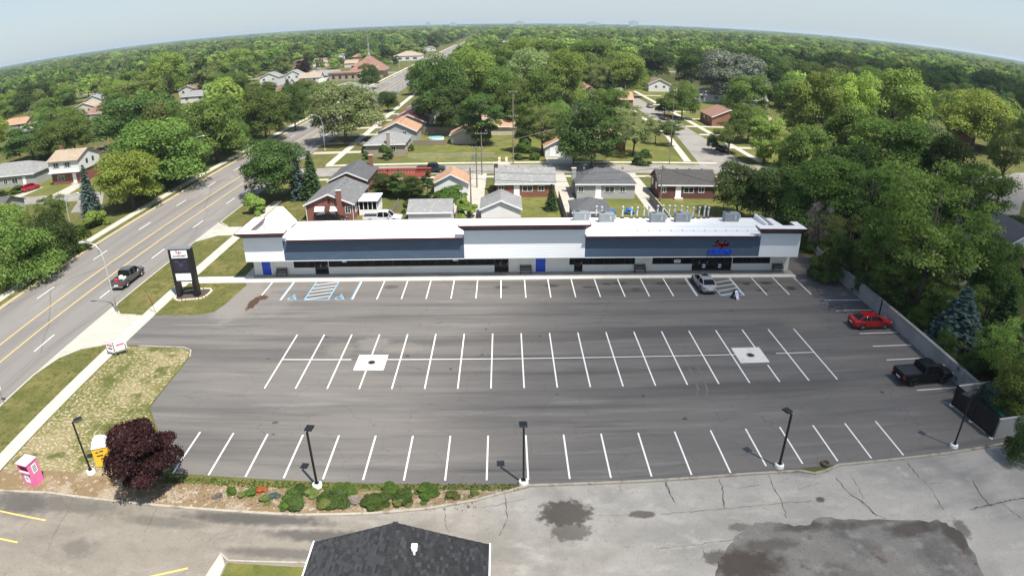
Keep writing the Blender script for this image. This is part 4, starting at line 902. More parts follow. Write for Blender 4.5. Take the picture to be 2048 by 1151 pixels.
def pole_h(px_b, px_t):
    g = G(*px_b); hs = np.arange(2,22,.05); return g, float(hs[np.argmin([abs(PR(g[0],g[1],z)[1]-px_t[1]) for z in hs])])
UP = []
for (bpx, tpx, lb, arms, tr) in (((1026.5,326),(1030,181),'tall wooden utility pole with three cross arms behind the cross street',((.25,.9),(5.2,1.0),(7.6,.7)),False),
      ((964,349.5),(962,264),'wooden utility pole with a wide top arm at the street edge',((.3,1.2),),False),
      ((954,375),(953,292),'wooden utility pole carrying a transformer drum near the orange roofed garage',((.35,1.25),),True),
      ((943,436),(946,335),'bare wooden utility pole in the alley behind the white roof',((.6,.5),),False),
      ((1320.5,402),(1317,330),'utility pole with pale transformer before the dark brick house',((.2,.5),),True),
      ((1338.5,329),(1340,196),'slim lone pole on the corner lawn',(),False),
      ((1690,468),(1697,412),'wooden utility pole with cross arm standing among the east trees',((.25,1.2),),False)):
    g, h = pole_h(bpx, tpx); UP.append(util_pole(g[0], g[1], h, lb, arms, tr, .13 if len(arms) else .09)); UP[-1]['h'] = h
MB_w = lambda a, b, sag, r: MB().tube([tuple(Vector(a).lerp(Vector(b), k/10)-Vector((0,0,sag*4*(k/10)*(1-k/10)))) for k in range(11)], r, 5)
def wire(a, b, sag, r, label, grp):
    tag(MB_w(a, b, sag, r).build('overhead_cable', M['iron'] if r < .04 else M['galv'], None), label, 'cable', grp)
pt = lambda i, dz=.2, dx=0: (UP[i].location.x+dx, UP[i].location.y-.1, UP[i]['h']-dz)
a = G(1020,275); 
wire(tuple(GY(985,289,133)), tuple(GY(1150,246,128)), .15, .05, 'thick pale cable sloping up from the tall utility pole', None)
for dx in (-.9, .9): wire(pt(1,.2,dx), pt(2,.25,dx), .4, .018, 'thin wire slung between two wooden utility poles', 'wires between the utility poles')
for dz in (.4, 1.6): wire(pt(3,dz), pt(4,dz), .9, .032, 'thin wire along the alley behind the white roof', 'wires along the alley')
wire(pt(4,.4), pt(6,.4), .9, .032, 'thin wire running into the east trees', None)
for dx in (-.5,.5): wire(pt(2,.3,dx), pt(3,.7,dx*.5), .4, .018, 'thin wire dropping to the bare alley pole', 'wires to the alley pole')
# ------------------------------------------------------------------ vehicles
def loft(st, ring):
    m = MB(); rings = [ring(*s) for s in st]; k = len(rings[0])
    m.add([q for r in rings for q in r], [(i*k+j, i*k+(j+1)%k, (i+1)*k+(j+1)%k, (i+1)*k+j) for i in range(len(rings)-1) for j in range(k)]+[tuple(range(k))[::-1], tuple(range((len(rings)-1)*k, len(rings)*k))]); return m
def body_ring(x, w_, zb, zt):
    h = [(w_*.86,zb),(w_*.98,zb+.12),(w_,zb+(zt-zb)*.55),(w_*.97,zt-.06),(w_*.86,zt),(w_*.4,zt+.025)]
    return [(x,y,z) for y, z in h]+[(x,-y,z) for y, z in h[::-1]]
def cab_ring(x, wb, wt, zb, zt):
    h = [(wb,zb),(wt+(wb-wt)*.25,zb+(zt-zb)*.75),(wt,zt-.03),(wt*.75,zt),(wt*.3,zt+.015)]
    return [(x,y,z) for y, z in h]+[(x,-y,z) for y, z in h[::-1]]
def wheels(t, xs, tw, r, rimm):
    for x in xs:
        for s in (-1, 1):
            y0 = s*tw-(.11 if s > 0 else -.11); n = 20; pr_ = [(.62*r,-.1),(.92*r,-.11),(r,-.07),(r,.07),(.92*r,.11),(.62*r,.1)]; k = len(pr_); m = MB()
            m.add([(x+q*math.cos(2*math.pi*i/n), y0+yy, r+q*math.sin(2*math.pi*i/n)) for i in range(n) for q, yy in pr_], [(i*k+j, ((i+1)%n)*k+j, ((i+1)%n)*k+(j+1)%k, i*k+(j+1)%k) for i in range(n) for j in range(k)])
            wl = m.build('wheel', M['rubber'], t, fix=True)
            d = MB(); d.cyl((x,y0-.06,r),.62*r,.12,16,'y'); d.build('rim', M['blackmat'], wl)
            sp = MB()
            for q in range(5):
                a = 2*math.pi*q/5; dx, dz = math.cos(a), math.sin(a); yy = y0+s*.065
                sp.tube([(x+dx*.05,yy,r+dz*.05),(x+dx*.58*r,yy,r+dz*.58*r)],[.05,.035],5)
            sp.build('spokes', rimm, wl)
def sedan(label, loc, rz, pm, L=4.75, W=1.82, H=1.44, suv=False, rimm=None, group=None, sunroof=False):
    t = thing('parked_car', label, 'car', loc, rz, group); s = L/4.8; w_ = W/2; hh = 1.0 if not suv else 1.14
    St = [(-2.4,.78,.40,.78),(-2.32,.90,.30,.95),(-2.0,.97,.24,1.02),(-1.0,1.0,.2,1.0),(0,1.0,.2,.97),(.9,1.0,.2,.95),(1.5,.99,.22,.90),(2.0,.95,.26,.80),(2.3,.85,.32,.70),(2.42,.66,.40,.60)]
    b = loft([(x*s,a*w_,zb,zt*hh) for x, a, zb, zt in St], body_ring).build('body', pm, t, fix=True); auto_smooth(b, 50)
    Cs = [(-2.0,.80,.70,.98,1.0),(-1.25,.90,.66,.98,1.38),(-.5,.92,.68,.97,1.44),(.2,.92,.68,.96,1.43),(.62,.91,.68,.95,1.32),(1.3,.86,.76,.92,.95)] if not suv else [(-2.25,.88,.72,1.1,1.12),(-2.05,.92,.72,1.1,1.55),(-.8,.93,.74,1.1,1.68),(.2,.93,.74,1.08,1.66),(.55,.92,.74,1.08,1.55),(1.25,.88,.8,1.05,1.08)]
    gl = loft([(x*s,a*w_,c*w_,zb,zt) for x, a, c, zb, zt in Cs], cab_ring).build('windows', M['glass'], t, fix=True); auto_smooth(gl, 50)
    i0, i1 = (1, 4); rr = [(Cs[k][0]*s, Cs[k][2]*w_*1.02, Cs[k][4]) for k in range(i0, i1+1)]
    m = MB(); 
    for (x0,wa,za),(x1,wb2,zb2) in zip(rr[:-1],rr[1:]): m.add([(x0,-wa,za-.03),(x1,-wb2,zb2-.03),(x1,-wb2*.7,zb2+.02),(x1,wb2*.7,zb2+.02),(x1,wb2,zb2-.03),(x0,wa,za-.03),(x0,wa*.7,za+.02),(x0,-wa*.7,za+.02)],[(0,1,2,7),(7,2,3,6),(6,3,4,5)])
    rf = m.build('roof_panel', pm, t); 
    if sunroof: MB().box(-.35*s,-.38,1.461,.35*s,.38,1.475).build('sunroof', M['glass'], rf)
    for sy in (-1, 1):
        for k0, k1 in ((0,1),(4,5)):
            p0 = Cs[k0]; p1 = Cs[k1]; top = p1 if k0 == 0 else p0; bot = p0 if k0 == 0 else p1
            MB().tube([(bot[0]*s,sy*bot[1]*w_*.98,bot[3]+.02),(top[0]*s,sy*top[2]*w_*1.02,top[4]-.02)],.045,6).build('pillar', pm, t)
        MB().tube([(-.45*s,sy*.93*w_,.97*hh),(-.4*s,sy*.70*w_,Cs[2][4]-.03)],.035,6).build('pillar', pm, t)
        MB().box(.78*s,sy*w_*1.0,.95*hh,.92*s,sy*w_*1.16,1.08*hh).build('mirror', pm, t)
        MB().box(-2.395*s,sy*w_*.52,.72*hh,-2.28*s,sy*w_*.89,.88*hh).build('tail_lamp', M['tail'], t)
        MB().box(2.2*s,sy*w_*.5,.60*hh,2.385*s,sy*w_*.80,.69*hh).build('head_lamp', M['headl'], t)
        for xh in (-.55,.35): MB().box(xh*s,sy*w_*.995,.80*hh,(xh+.18)*s,sy*w_*1.015,.83*hh).build('door_handle', pm, t)
    MB().box(-2.425*s,-.26,.60*hh,-2.39*s,.26,.72*hh).build('number_plate', M['plate'], t)
    MB().box(-2.42*s,-w_*.7,.30,-2.36*s,w_*.7,.42).build('bumper_insert', M['blackmat'], t)
    for sy in (-1,1):
        for xd in (-1.02,-.42,.72): MB().box(xd*s-.008,sy*w_*.985,.42,xd*s+.008,sy*w_*1.006,.93*hh).build('door_seam', M['blackmat'], t)
        MB().box(-.95*s,sy*w_*.95,.2,1.0*s,sy*w_*1.0,.30).build('sill', M['blackmat'], t)
        for xw in (-1.38,1.42): MB().tube([(xw*s,sy*w_*.90,.34),(xw*s,sy*w_*1.004,.34)],.395 if not suv else .43,20).build('wheel_arch', M['blackmat'], t)
    wheels(t, (-1.38*s,1.42*s), w_*1.03, .33 if not suv else .37, rimm or M['rim'])
    return t
def pickup(label, loc, rz, pm, L=5.8, W=2.0, cover=True, load=False, rimm=None, tw=False):
    t = thing('pickup_truck', label, 'pickup truck', loc, rz); s = L/5.8; w_ = W/2
    St = [(-2.9,.93,.55,1.08),(-2.8,.97,.45,1.14),(-2.0,1.0,.42,1.15),(-.7,1.0,.42,1.15),(.0,1.0,.40,1.13),(1.0,1.0,.40,1.13),(1.7,.99,.42,1.12),(2.4,.97,.45,1.06),(2.75,.92,.5,.98),(2.9,.84,.58,.85)]
    # body split: cab+hood loft, bed as open tub
    b = loft([(x*s,a*w_,zb,zt) for x, a, zb, zt in St[3:]], body_ring).build('body', pm, t, fix=True); auto_smooth(b, 50)
    bed = loft([(x*s,a*w_,zb,.72) for x, a, zb, zt in St[:4]], body_ring).build('bed_floor', pm, t, fix=True)
    for sy in (-1,1):
        MB().box(-2.85*s,sy*w_*.80,.70,-.705*s,sy*w_*.995,1.17).build('bed_side', pm, t, bevel=.04, seg=2)
        MB().box(-2.93*s,sy*w_*.74,.80,-2.86*s,sy*w_*.97,1.08).build('tail_lamp', M['tail'], t)
        MB().box(2.72*s,sy*w_*.55,.80,2.885*s,sy*w_*.86,.95).build('head_lamp', M['headl'], t)
        MB().box(1.05*s,sy*w_*1.0,1.15,1.2*s,sy*w_*1.22,1.38).build('mirror', pm, t)
        for x0 in (-1.75,1.85): MB().tube([(x0*s+.47*math.cos(a),sy*w_*.995,.42+.47*math.sin(a)) for a in [math.pi*k/8 for k in range(9)]],.04,6).build('wheel_arch', M['blackmat'], t)
    tg = MB().box(-2.9*s,-w_*.795,.70,-2.82*s,w_*.795,1.15).build('tailgate', pm, t, bevel=.02, seg=1); MB().box(-2.93*s,-.28,.62,-2.901*s,.28,.75).build('number_plate', M['plate'], tg)
    MB().box(-3.0*s,-w_*.9,.45,-2.87*s,w_*.9,.62).build('bumper', M['chrome'] if load else M['black'], t)
    if cover: MB().box(-2.81*s,-w_*.79,1.15,-.71*s,w_*.79,1.19).build('bed_cover', mat('tonneau', (.02,.022,.026), .55), t)
    Cs = [(-.72,.93,.80,1.12,1.16),(-.62,.94,.78,1.12,1.78),(-.2,.95,.80,1.12,1.86),(.6,.95,.80,1.12,1.86),(.95,.94,.79,1.12,1.76),(1.62,.90,.85,1.1,1.14)]
    gl = loft([(x*s,a*w_,c*w_,zb,zt) for x, a, c, zb, zt in Cs], cab_ring).build('windows', M['glass'], t, fix=True); auto_smooth(gl, 50)
    rr = [(Cs[k][0]*s, Cs[k][2]*w_*1.02, Cs[k][4]) for k in range(1, 5)]; m = MB()
    for (x0,wa,za),(x1,wb2,zb2) in zip(rr[:-1],rr[1:]): m.add([(x0,-wa,za-.05),(x1,-wb2,zb2-.05),(x1,-wb2*.7,zb2+.025),(x1,wb2*.7,zb2+.025),(x1,wb2,zb2-.05),(x0,wa,za-.05),(x0,wa*.7,za+.025),(x0,-wa*.7,za+.025)],[(0,1,2,7),(7,2,3,6),(6,3,4,5)])
    m.build('roof_panel', pm, t)
    for sy in (-1,1):
        for (xa,za,xb,zb2) in ((1.6,1.14,.95,1.74),(.3,1.12,.28,1.8),(-.66,1.14,-.6,1.76)): MB().tube([(xa*s,sy*w_*.92,za),(xb*s,sy*w_*.81,zb2)],.05,6).build('pillar', pm, t)
    wheels(t, (-1.75*s,1.85*s), w_*.98, .40, rimm or M['rim'])
    return t
g = G(246,574)
tk = pickup('dark grey extended cab pickup driving on the main road with a loaded bed', (-47.3,69.2,.014), R_(90), paint('grey_truck_paint',(.085,.088,.088)), cover=False, load=True)
for i, (x, y, z, dx, dy, dz, c) in enumerate(((-1.2,.2,.75,.5,.4,.55,'whitep'),(-1.5,-.45,.75,.6,.3,.5,'white'),(-2.1,.35,.75,.5,.35,.45,'redink'),(-2.2,-.3,.75,.45,.45,.42,'brownslat'))):
    ld = MB().box(x-dx/2,y-dy/2,z,x+dx/2,y+dy/2,z+dz).build('bed_load', M[c], tk, bevel=.05, seg=2)
MB().box(.9,-1.02,1.02,1.45,-1.0,1.3).build('door_panel', M['whitep'], tk)
sedan('silver sedan parked nose in before the glass doors', (22.55,65.75,.016), R_(92), paint('silver_paint',(.36,.37,.38)), sunroof=True)
sedan('bright red sedan nosed up to the screen wall', (37.55,55.0,.016), R_(1), paint('red_paint',(.42,.006,.008)), L=4.6)
pickup('black pickup with covered bed parked beside the screen wall', (37.1,44.1,.016), R_(2), paint('black_paint',(.006,.006,.0065)), L=5.6, rimm=M['rimd'])
sedan('red hatchback on the drive of the long grey house', (-106.2,124.2,.02), R_(62), paint('red_paint_b',(.5,.01,.02)), L=4.4, H=1.65, suv=True)
pickup('white pickup parked behind the white flat roof', (-18.3,91.3,.02), R_(0), paint('white_paint_b',(.75,.75,.75)))
sedan('black car tucked against the brick house behind the roof', (-26.2,91.3,.02), R_(4), paint('black_paint_b',(.01,.01,.011)), L=4.6, suv=True)
pickup('dark blue grey pickup parked on the cross street', (-14.5,124.6,.02), R_(0), paint('navy_truck_paint',(.03,.04,.05)))
sedan('black car beside the tan corner house', (-32.2,148,.02), R_(90), paint('black_paint_c',(.01,.01,.012)))
sedan('dark maroon car on the side street by small young trees', (49.2,196,.02), R_(88), paint('maroon_paint',(.05,.008,.012)))
sedan('grey car parked far along the side street', (51,225,.02), R_(88), paint('grey_paint',(.25,.26,.27)))
sedan('black car parked by the curve of the side street', (51.2,146.5,.02), R_(95), paint('black_paint_d',(.012,.012,.014)))
sedan('white car far along the main road', (-47,402,.02), R_(90), paint('white_paint_c',(.7,.7,.7)), suv=True)
sedan('dark car driving away along the main road', (-50,385,.02), R_(90), paint('dark_paint_e',(.03,.03,.035)), suv=True)
# ------------------------------------------------------------------ houses
M['brick'] = brickmat('red_brick', (.30,.085,.05), (.22,.06,.036), (.26,.19,.15)); M['brickd'] = brickmat('dark_red_brick', (.16,.045,.035), (.11,.032,.026), (.13,.09,.08))
M['bricko'] = brickmat('orange_brick', (.36,.13,.07), (.28,.10,.055), (.3,.22,.17)); M['bricktan'] = brickmat('tan_brick', (.42,.34,.25), (.36,.28,.2), (.4,.35,.28))
M['rg'] = shingle('grey_shingles', (.20,.20,.195)); M['rdg'] = shingle('dark_grey_shingles', (.075,.077,.081)); M['rmg'] = shingle('mid_grey_shingles', (.125,.126,.126)); M['rblk'] = shingle('black_shingles', (.05,.047,.045))
M['ror'] = shingle('orange_shingles', (.34,.20,.12)); M['rtan'] = shingle('tan_shingles', (.30,.235,.17)); M['rmar'] = shingle('maroon_shingles', (.17,.05,.042)); M['rbr'] = shingle('brown_shingles', (.16,.105,.075)); M['rred'] = shingle('red_brown_shingles', (.22,.12,.088))
M['sw'] = sidingmat('white_siding', (.66,.66,.64)); M['sg'] = sidingmat('grey_siding', (.34,.345,.33)); M['st'] = sidingmat('tan_siding', (.48,.42,.33)); M['sb'] = sidingmat('blue_grey_siding', (.30,.36,.40)); M['sp'] = sidingmat('pale_pink_siding', (.62,.53,.47))
HOUSES = []; HLAB = []
def house(name, label, x0, y0, x1, y1, h, ridge, rise, wm, rm, south=(), side=(), door=None, chimney=None, over=.35, garage=None, cat='house', vents=0, group=None, trim='white', gm=None):
    """south: window centres along x on the -y face, side: along y on the side facing the camera; (u, width, z0, z1)"""
    cx = (x0+x1)/2; cy_ = (y0+y1)/2
    t = thing(name, label, cat, (cx,cy_,0), 0, group); HOUSES.append((cx,cy_,max(x1-x0,y1-y0)/2)); HLAB.append(' '.join(label.split()))
    a, b, c, d = x0-cx, y0-cy_, x1-cx, y1-cy_
    m = MB(); m.box(a,b,0,c,d,h)
    wl = m.build('wall', wm, t)
    rz = h+rise; o = over; th = .12
    if ridge == 'x':
        k = rise/((d-b)/2); zl = h-o*k
        for s in (0,1):
            ye = b-o if s == 0 else d+o
            r = MB(); r.add([(a-o,ye,zl),(c+o,ye,zl),(c+o,0,rz),(a-o,0,rz),(a-o,ye,zl+th),(c+o,ye,zl+th),(c+o,0,rz+th),(a-o,0,rz+th)],[(0,1,2,3),(7,6,5,4),(0,4,5,1),(1,5,6,2),(2,6,7,3),(3,7,4,0)])
            rf = r.build('roof', rm, t, fix=True)
        for x in (a, c): MB().add([(x,b,h),(x,d,h),(x,0,rz)],[(0,1,2)]).build('gable', gm or wm, t)
        MB().box(a-o-.02,b-o-.06,zl-.1,c+o+.02,b-o-.003,zl+.1).build('gutter', M[trim], t)
    elif ridge == 'y':
        k = rise/((c-a)/2); zl = h-o*k
        for s in (0,1):
            xe = a-o if s == 0 else c+o
            r = MB(); r.add([(xe,b-o,zl),(xe,d+o,zl),(0,d+o,rz),(0,b-o,rz),(xe,b-o,zl+th),(xe,d+o,zl+th),(0,d+o,rz+th),(0,b-o,rz+th)],[(0,1,2,3),(7,6,5,4),(0,4,5,1),(1,5,6,2),(2,6,7,3),(3,7,4,0)])
            rf = r.build('roof', rm, t, fix=True)
            MB().add([(xe,b-o-.05,zl-.08),(0,b-o-.05,rz-.08),(0,b-o-.05,rz+th+.02),(xe,b-o-.05,zl+th+.02),(xe,b-o-.004,zl-.08),(0,b-o-.004,rz-.08),(0,b-o-.004,rz+th+.02),(xe,b-o-.004,zl+th+.02)],[(0,1,2,3),(7,6,5,4),(0,4,5,1),(2,6,7,3),(3,7,4,0),(1,5,6,2)]).build('barge_board', M[trim], t, fix=True)
        for y in (b, d): MB().add([(a,y,h),(c,y,h),(0,y,rz)],[(0,1,2)]).build('gable', gm or wm, t)
    else:
        ins = min(c-a, d-b)/2*.98; lx = (c-a) >= (d-b)
        zl = h-o*rise/ins
        r0 = (a+ins,0,rz) if lx else (0,b+ins,rz); r1 = (c-ins,0,rz) if lx else (0,d-ins,rz)
        e = [(a-o,b-o,zl),(c+o,b-o,zl),(c+o,d+o,zl),(a-o,d+o,zl)]
        fs = [(0,1,5,4),(1,2,5),(2,3,4,5),(3,0,4)] if lx else [(0,1,4),(1,2,5,4),(2,3,5),(3,0,4,5)]
        r = MB(); r.add([(p[0],p[1],p[2]+th) for p in e]+[(*r0[:2],rz+th),(*r1[:2],rz+th)]+e, fs+[(9,8,7,6),(6,7,1,0),(7,8,2,1),(8,9,3,2),(9,6,0,3)]); rf = r.build('roof', rm, t, fix=True)
        MB().box(a-o-.02,b-o-.06,zl-.06,c+o+.02,b-o-.003,zl+.14).build('gutter', M[trim], t)
    def win(u, w_, z0, z1, face):
        if face == 'S':
            p = MB().box(u-w_/2,b-.035,z0,u+w_/2,b-.004,z1).build('window', M['glassb'], t); f = MB(); q = .07
            f.box(u-w_/2-q,b-.06,z0-q,u+w_/2+q,b-.003,z0); f.box(u-w_/2-q,b-.06,z1,u+w_/2+q,b-.003,z1+q); f.box(u-w_/2-q,b-.06,z0,u-w_/2,b-.003,z1); f.box(u+w_/2,b-.06,z0,u+w_/2+q,b-.003,z1); f.box(u-.025,b-.055,z0,u+.025,b-.036,z1)
        else:
            x = c if cx < 0 else a; s = 1 if cx < 0 else -1
            p = MB().box(x+s*.004,u-w_/2,z0,x+s*.035,u+w_/2,z1).build('window', M['glassb'], t); f = MB(); q = .07
            f.box(x+s*.003,u-w_/2-q,z0-q,x+s*.06,u+w_/2+q,z0); f.box(x+s*.003,u-w_/2-q,z1,x+s*.06,u+w_/2+q,z1+q); f.box(x+s*.003,u-w_/2-q,z0,x+s*.06,u-w_/2,z1); f.box(x+s*.003,u+w_/2,z0,x+s*.06,u+w_/2+q,z1)
        f.build('window_frame', M['white'], p)
    for wdw in south: win(*wdw, 'S')
    for wdw in side: win(*wdw, 'E')
    if door is not None:
        dr = MB().box(door-.48,b-.05,.25,door+.48,b-.004,2.35).build('door', M['whitep'], t); MB().box(door-.75,b-.9,0,door+.75,b-.051,.24).build('step', M['concrete'], dr)
    if garage is not None:
        gr = MB().box(garage-1.9 if garage else -1.9,b-.04,.05,garage+1.9,b-.004,2.15).build('garage_door', M['whitep'], t)
        for k in range(4): MB().box(garage-1.86,b-.06,.09+.52*k,garage+1.86,b-.041,.57+.52*k).build('door_panel', M['whitep'], gr)
    if chimney:
        u, v, hh, cm = chimney
        ch = MB().box(u-.35,v-.3,0,u+.35,v+.3,hh).build('chimney', cm, t); MB().box(u-.42,v-.37,hh,u+.42,v+.37,hh+.1).build('chimney_cap', M['concrete'], ch)
    for k in range(vents):
        u = a+(c-a)*(k+.7)/(vents+.4)
        if ridge == 'y': MB().box(.5,b+(d-b)*(k+.7)/(vents+.4)-.15,rz-.5*rise/((c-a)/2)+.02,.85,b+(d-b)*(k+.7)/(vents+.4)+.15,rz-.5*rise/((c-a)/2)+.22).build('roof_vent', M['galv'], t)
        else: MB().box(u-.15,.35,rz-.2,u+.15,.65,rz+.18).build('roof_vent', M['galv'], t)
    return t
W1 = lambda *us: [(u,1.0,1.25,2.3) for u in us]
# row directly behind the laundromat
hA = house('brick_house','red brick gabled house with two white window awnings behind the white roof',-30.5,93.0,-23.0,104,2.55,'y',1.55,M['brick'],M['rmg'],south=[(-1.5,1.1,.8,1.75),(.75,.9,.8,1.75),(2.85,.7,1.1,2.1)],side=[(-4,1.0,1.0,2.0)],chimney=(1.7,-5.8,4.7,M['brick']),vents=5,over=.3)
for (u, w_) in ((-1.5,1.5),(.75,1.15)): MB().xprism([(-5.51,2.2),(-6.2,1.65),(-6.2,1.58),(-5.51,2.13)],u-w_/2,u+w_/2).build('window_awning', M['whitep'], hA)
MB().xprism([(-5.501,2.75),(-5.501,3.35),(-5.55,3.35),(-5.55,2.75)],-.17,.17).build('gable_vent', M['blackmat'], hA)
MB().tube([(3.6,-5.56,0),(3.6,-5.56,2.4)],.05,6).build('downpipe', M['white'], hA); MB().tube([(-3.68,-5.56,0),(-3.68,-5.56,2.4)],.05,6).build('downpipe', M['white'], hA)
pr_ = thing('sun_porch','white flat roofed sun porch glazed on two sides against the brick house','porch',(-21.3,97.5,0)); HOUSES.append((-21.3,97.5,3)); HLAB.append('white sun porch')
MB().box(-1.45,-2.1,0,1.45,2.1,.85).build('knee_wall', M['white'], pr_); MB().box(-1.37,-2.02,.851,1.37,2.02,2.25).build('porch_glass', M['glass'], pr_)
for k in range(5): MB().box(-1.45+.70*k,-2.11,.851,-1.45+.70*k+.1,-2.03,2.25).build('mullion', M['white'], pr_)
for k in range(5): MB().box(1.38,-2.1+1.02*k,.851,1.46,-2.1+1.02*k+.1,2.25).build('mullion', M['white'], pr_)
MB().box(-1.6,-2.35,2.251,1.65,2.25,2.4).build('porch_roof', M['whitep'], pr_)
house('brick_house','red brick house with charcoal roof and brick chimney behind the awning house',-30.8,108.2,-24.0,118.2,2.55,'y',1.45,M['brick'],M['rdg'],south=W1(-2,1.4),chimney=(2.4,4.4,5.0,M['brick']),vents=5,over=.3)
house('garage','white garage with pale grey shingle roof facing the alley',-14.1,89.1,-7.85,95,2.15,'x',1.1,M['sw'],M['rg'],cat='garage',over=.2)
house('garage','white peeling garage with grey gable beside the spruce yard',-3.5,90.2,2.3,96.4,2.2,'y',1.25,M['sw'],M['rg'],cat='garage',over=.25)
house('garage','low grey garage with dark roof in the narrow back yard',9.9,88.6,15.3,94.6,2.15,'hip',1.2,M['sb'],M['rdg'],cat='garage',over=.25)
house('brick_house','red brick ranch house with light grey roof and white door',-1.4,104.8,8.4,112.2,2.45,'x',1.75,M['brick'],M['rg'],south=[(-4.1,.8,1.1,1.95),(.3,1.6,1.05,1.95),(2.6,.9,1.1,1.95)],door=-1.5,chimney=(-5.0,.2,5.0,M['brickd']),vents=4,over=.3)
house('brick_house','grey sided house with dark hipped roof and white framed windows',12.0,103.6,21.8,110.4,2.6,'hip',1.75,M['sg'],M['rdg'],south=[(-4.2,.8,1.2,2.05),(.6,1.5,1.15,2.05),(2.8,.8,1.2,2.05)],door=-1.3,chimney=(-5.05,.5,4.3,M['block']),vents=4,over=.3)
house('brick_house','dark red brick house with black brown roof by the dense trees',26.0,103.7,35.8,110.2,2.5,'x',1.75,M['brickd'],M['rblk'],south=[(-4.2,.8,1.1,1.95),(.2,1.6,1.05,1.95),(2.4,.9,1.1,1.95)],side=W1(-1,2),door=-1.6,vents=4,over=.3)
house('garage','white garage with orange roof and round gable vent',-12.1,106.8,-6.3,112.4,2.15,'y',1.45,M['sw'],M['ror'],cat='garage',over=.3)
# red timber deck fence
rfn = thing('red_fence','red painted timber fence with posts along the cross street yard','fence',(0,0,0))
rp_ = mat('red_timber',(.36,.05,.03),.8,layers=[(3,(.26,.04,.025),.5,.7)])
MB().box(-24.5,119.8,1.75,-14.0,120.3,1.9).build('top_rail', rp_, rfn)
for k in range(36): MB().box(-24.4+.288*k,119.95,.05,-24.4+.288*k+.24,119.99,1.7).build('picket', rp_, rfn)
for k in range(6): MB().box(-24.5+2.05*k,119.99,0,-24.36+2.05*k,120.14,1.75).build('fence_post', rp_, rfn)
# across the cross street
house('brick_house','tan corner house with dark grey hipped roof and pale chimney',-31,141.2,-22.2,151.5,2.8,'hip',2.0,M['bricktan'],M['rg'],south=[(1.9,.9,1.1,2.1)],side=W1(-3,2),chimney=(.9,-5.4,5.3,M['bricktan']))
house('brick_house','grey gabled house with bright orange shingle roof',-31,157,-21.6,167,3.0,'y',2.2,M['sg'],M['ror'],south=[(0,.8,2.2,3.0),(1.9,.8,2.2,3.0)],vents=4)
house('brick_house','house with maroon roof next to the orange roofed one',-30.6,173,-21.2,182,2.8,'y',2.0,M['sg'],M['rmar'],south=W1(1),vents=2)
house('brick_house','larger maroon roofed house further up the block',-30.5,187,-20.6,198,3.0,'y',2.3,M['sw'],M['rmar'],vents=2)
house('brick_house','grey roofed house beside the big dark trees up the block',-30.4,205,-21,215,2.8,'y',2.2,M['sg'],M['rdg'])
house('garage','tan garage with peach roof by the board fence',-13,154.8,-6.8,161,2.2,'y',1.4,M['st'],M['ror'],cat='garage')
house('garage','tan shed with orange roof behind the tall utility pole',-3.4,167,2.6,173,2.3,'x',1.2,M['st'],M['ror'],cat='garage')
house('garage','white garage with orange roof and wide white door on the cross street',8.8,138,14.6,144.4,2.3,'y',1.5,M['sw'],M['ror'],garage=0,cat='garage')
house('brick_house','red brick house mostly hidden behind the big willow like tree',18.5,144,27.5,154,2.8,'hip',2.2,M['brick'],M['ror'],side=W1(0))
def board_fence(label, x0, y0, x1, y1, h=1.8, m='wood'):
    t = thing('board_fence', label, 'fence', (x0,y0,0), math.atan2(y1-y0,x1-x0)); L_ = math.hypot(x1-x0,y1-y0); n = int(L_/.3); q = None
    for k in range(n):
        if q is None: q = MB().box(0,-.015,.03,.28,.015,h).build('board', M[m], t); o = q
        else: o = q.copy(); COL.objects.link(o)
        o.location = (k*.3,0,0)
    MB().box(0,.016,h-.4,L_,.07,h-.3).build('fence_rail', M[m], t)
board_fence('low grey board fence behind the tan corner house',-22,153.7,-13.8,153.5,1.3); board_fence('tall weathered board fence below the big dark trees',-21.4,169,-13,167.5,2.1)
board_fence('weathered board fence between the grey garage and its yard',-7.2,89.2,-7.2,101,1.5); board_fence('weathered board fence along the spruce yard',9.0,89,9.0,104,1.4); board_fence('weathered board fence beside the dark brick house yard',24.2,89,24.2,103,1.4); board_fence('short board fence by the sun porch',-17.2,92.5,-17.2,100,1.4)
for (px_, w_, lb_) in (((1222,432),.9,'crumpled blue tarp behind the rooftop flues'),((1262,432),.7,'small blue tarp beside the larger one')):
    g = G(*px_); tb = thing('tarp', lb_, 'tarp', (g[0],g[1]+1.0,0)); MB().tube([(-w_,0,.15),(-w_*.4,.2,.75),(w_*.3,-.1,.6),(w_,.1,.12)],[.2,.4,.36,.16],7).build('sheet', mat('blue_tarp',(.02,.14,.5),.5,layers=[(3,(.01,.09,.36),.45,.6)]), tb)
pl = thing('paddling_pool','pale blue round pool behind the board fence','pool',(-17.2,161.6,0)); MB().cyl((0,0,0),2.0,.55,24).build('pool_wall', M['whitep'], pl); MB().cyl((0,0,.551),1.92,.01,24).build('water', mat('pool_water',(.25,.55,.6),.1), pl)
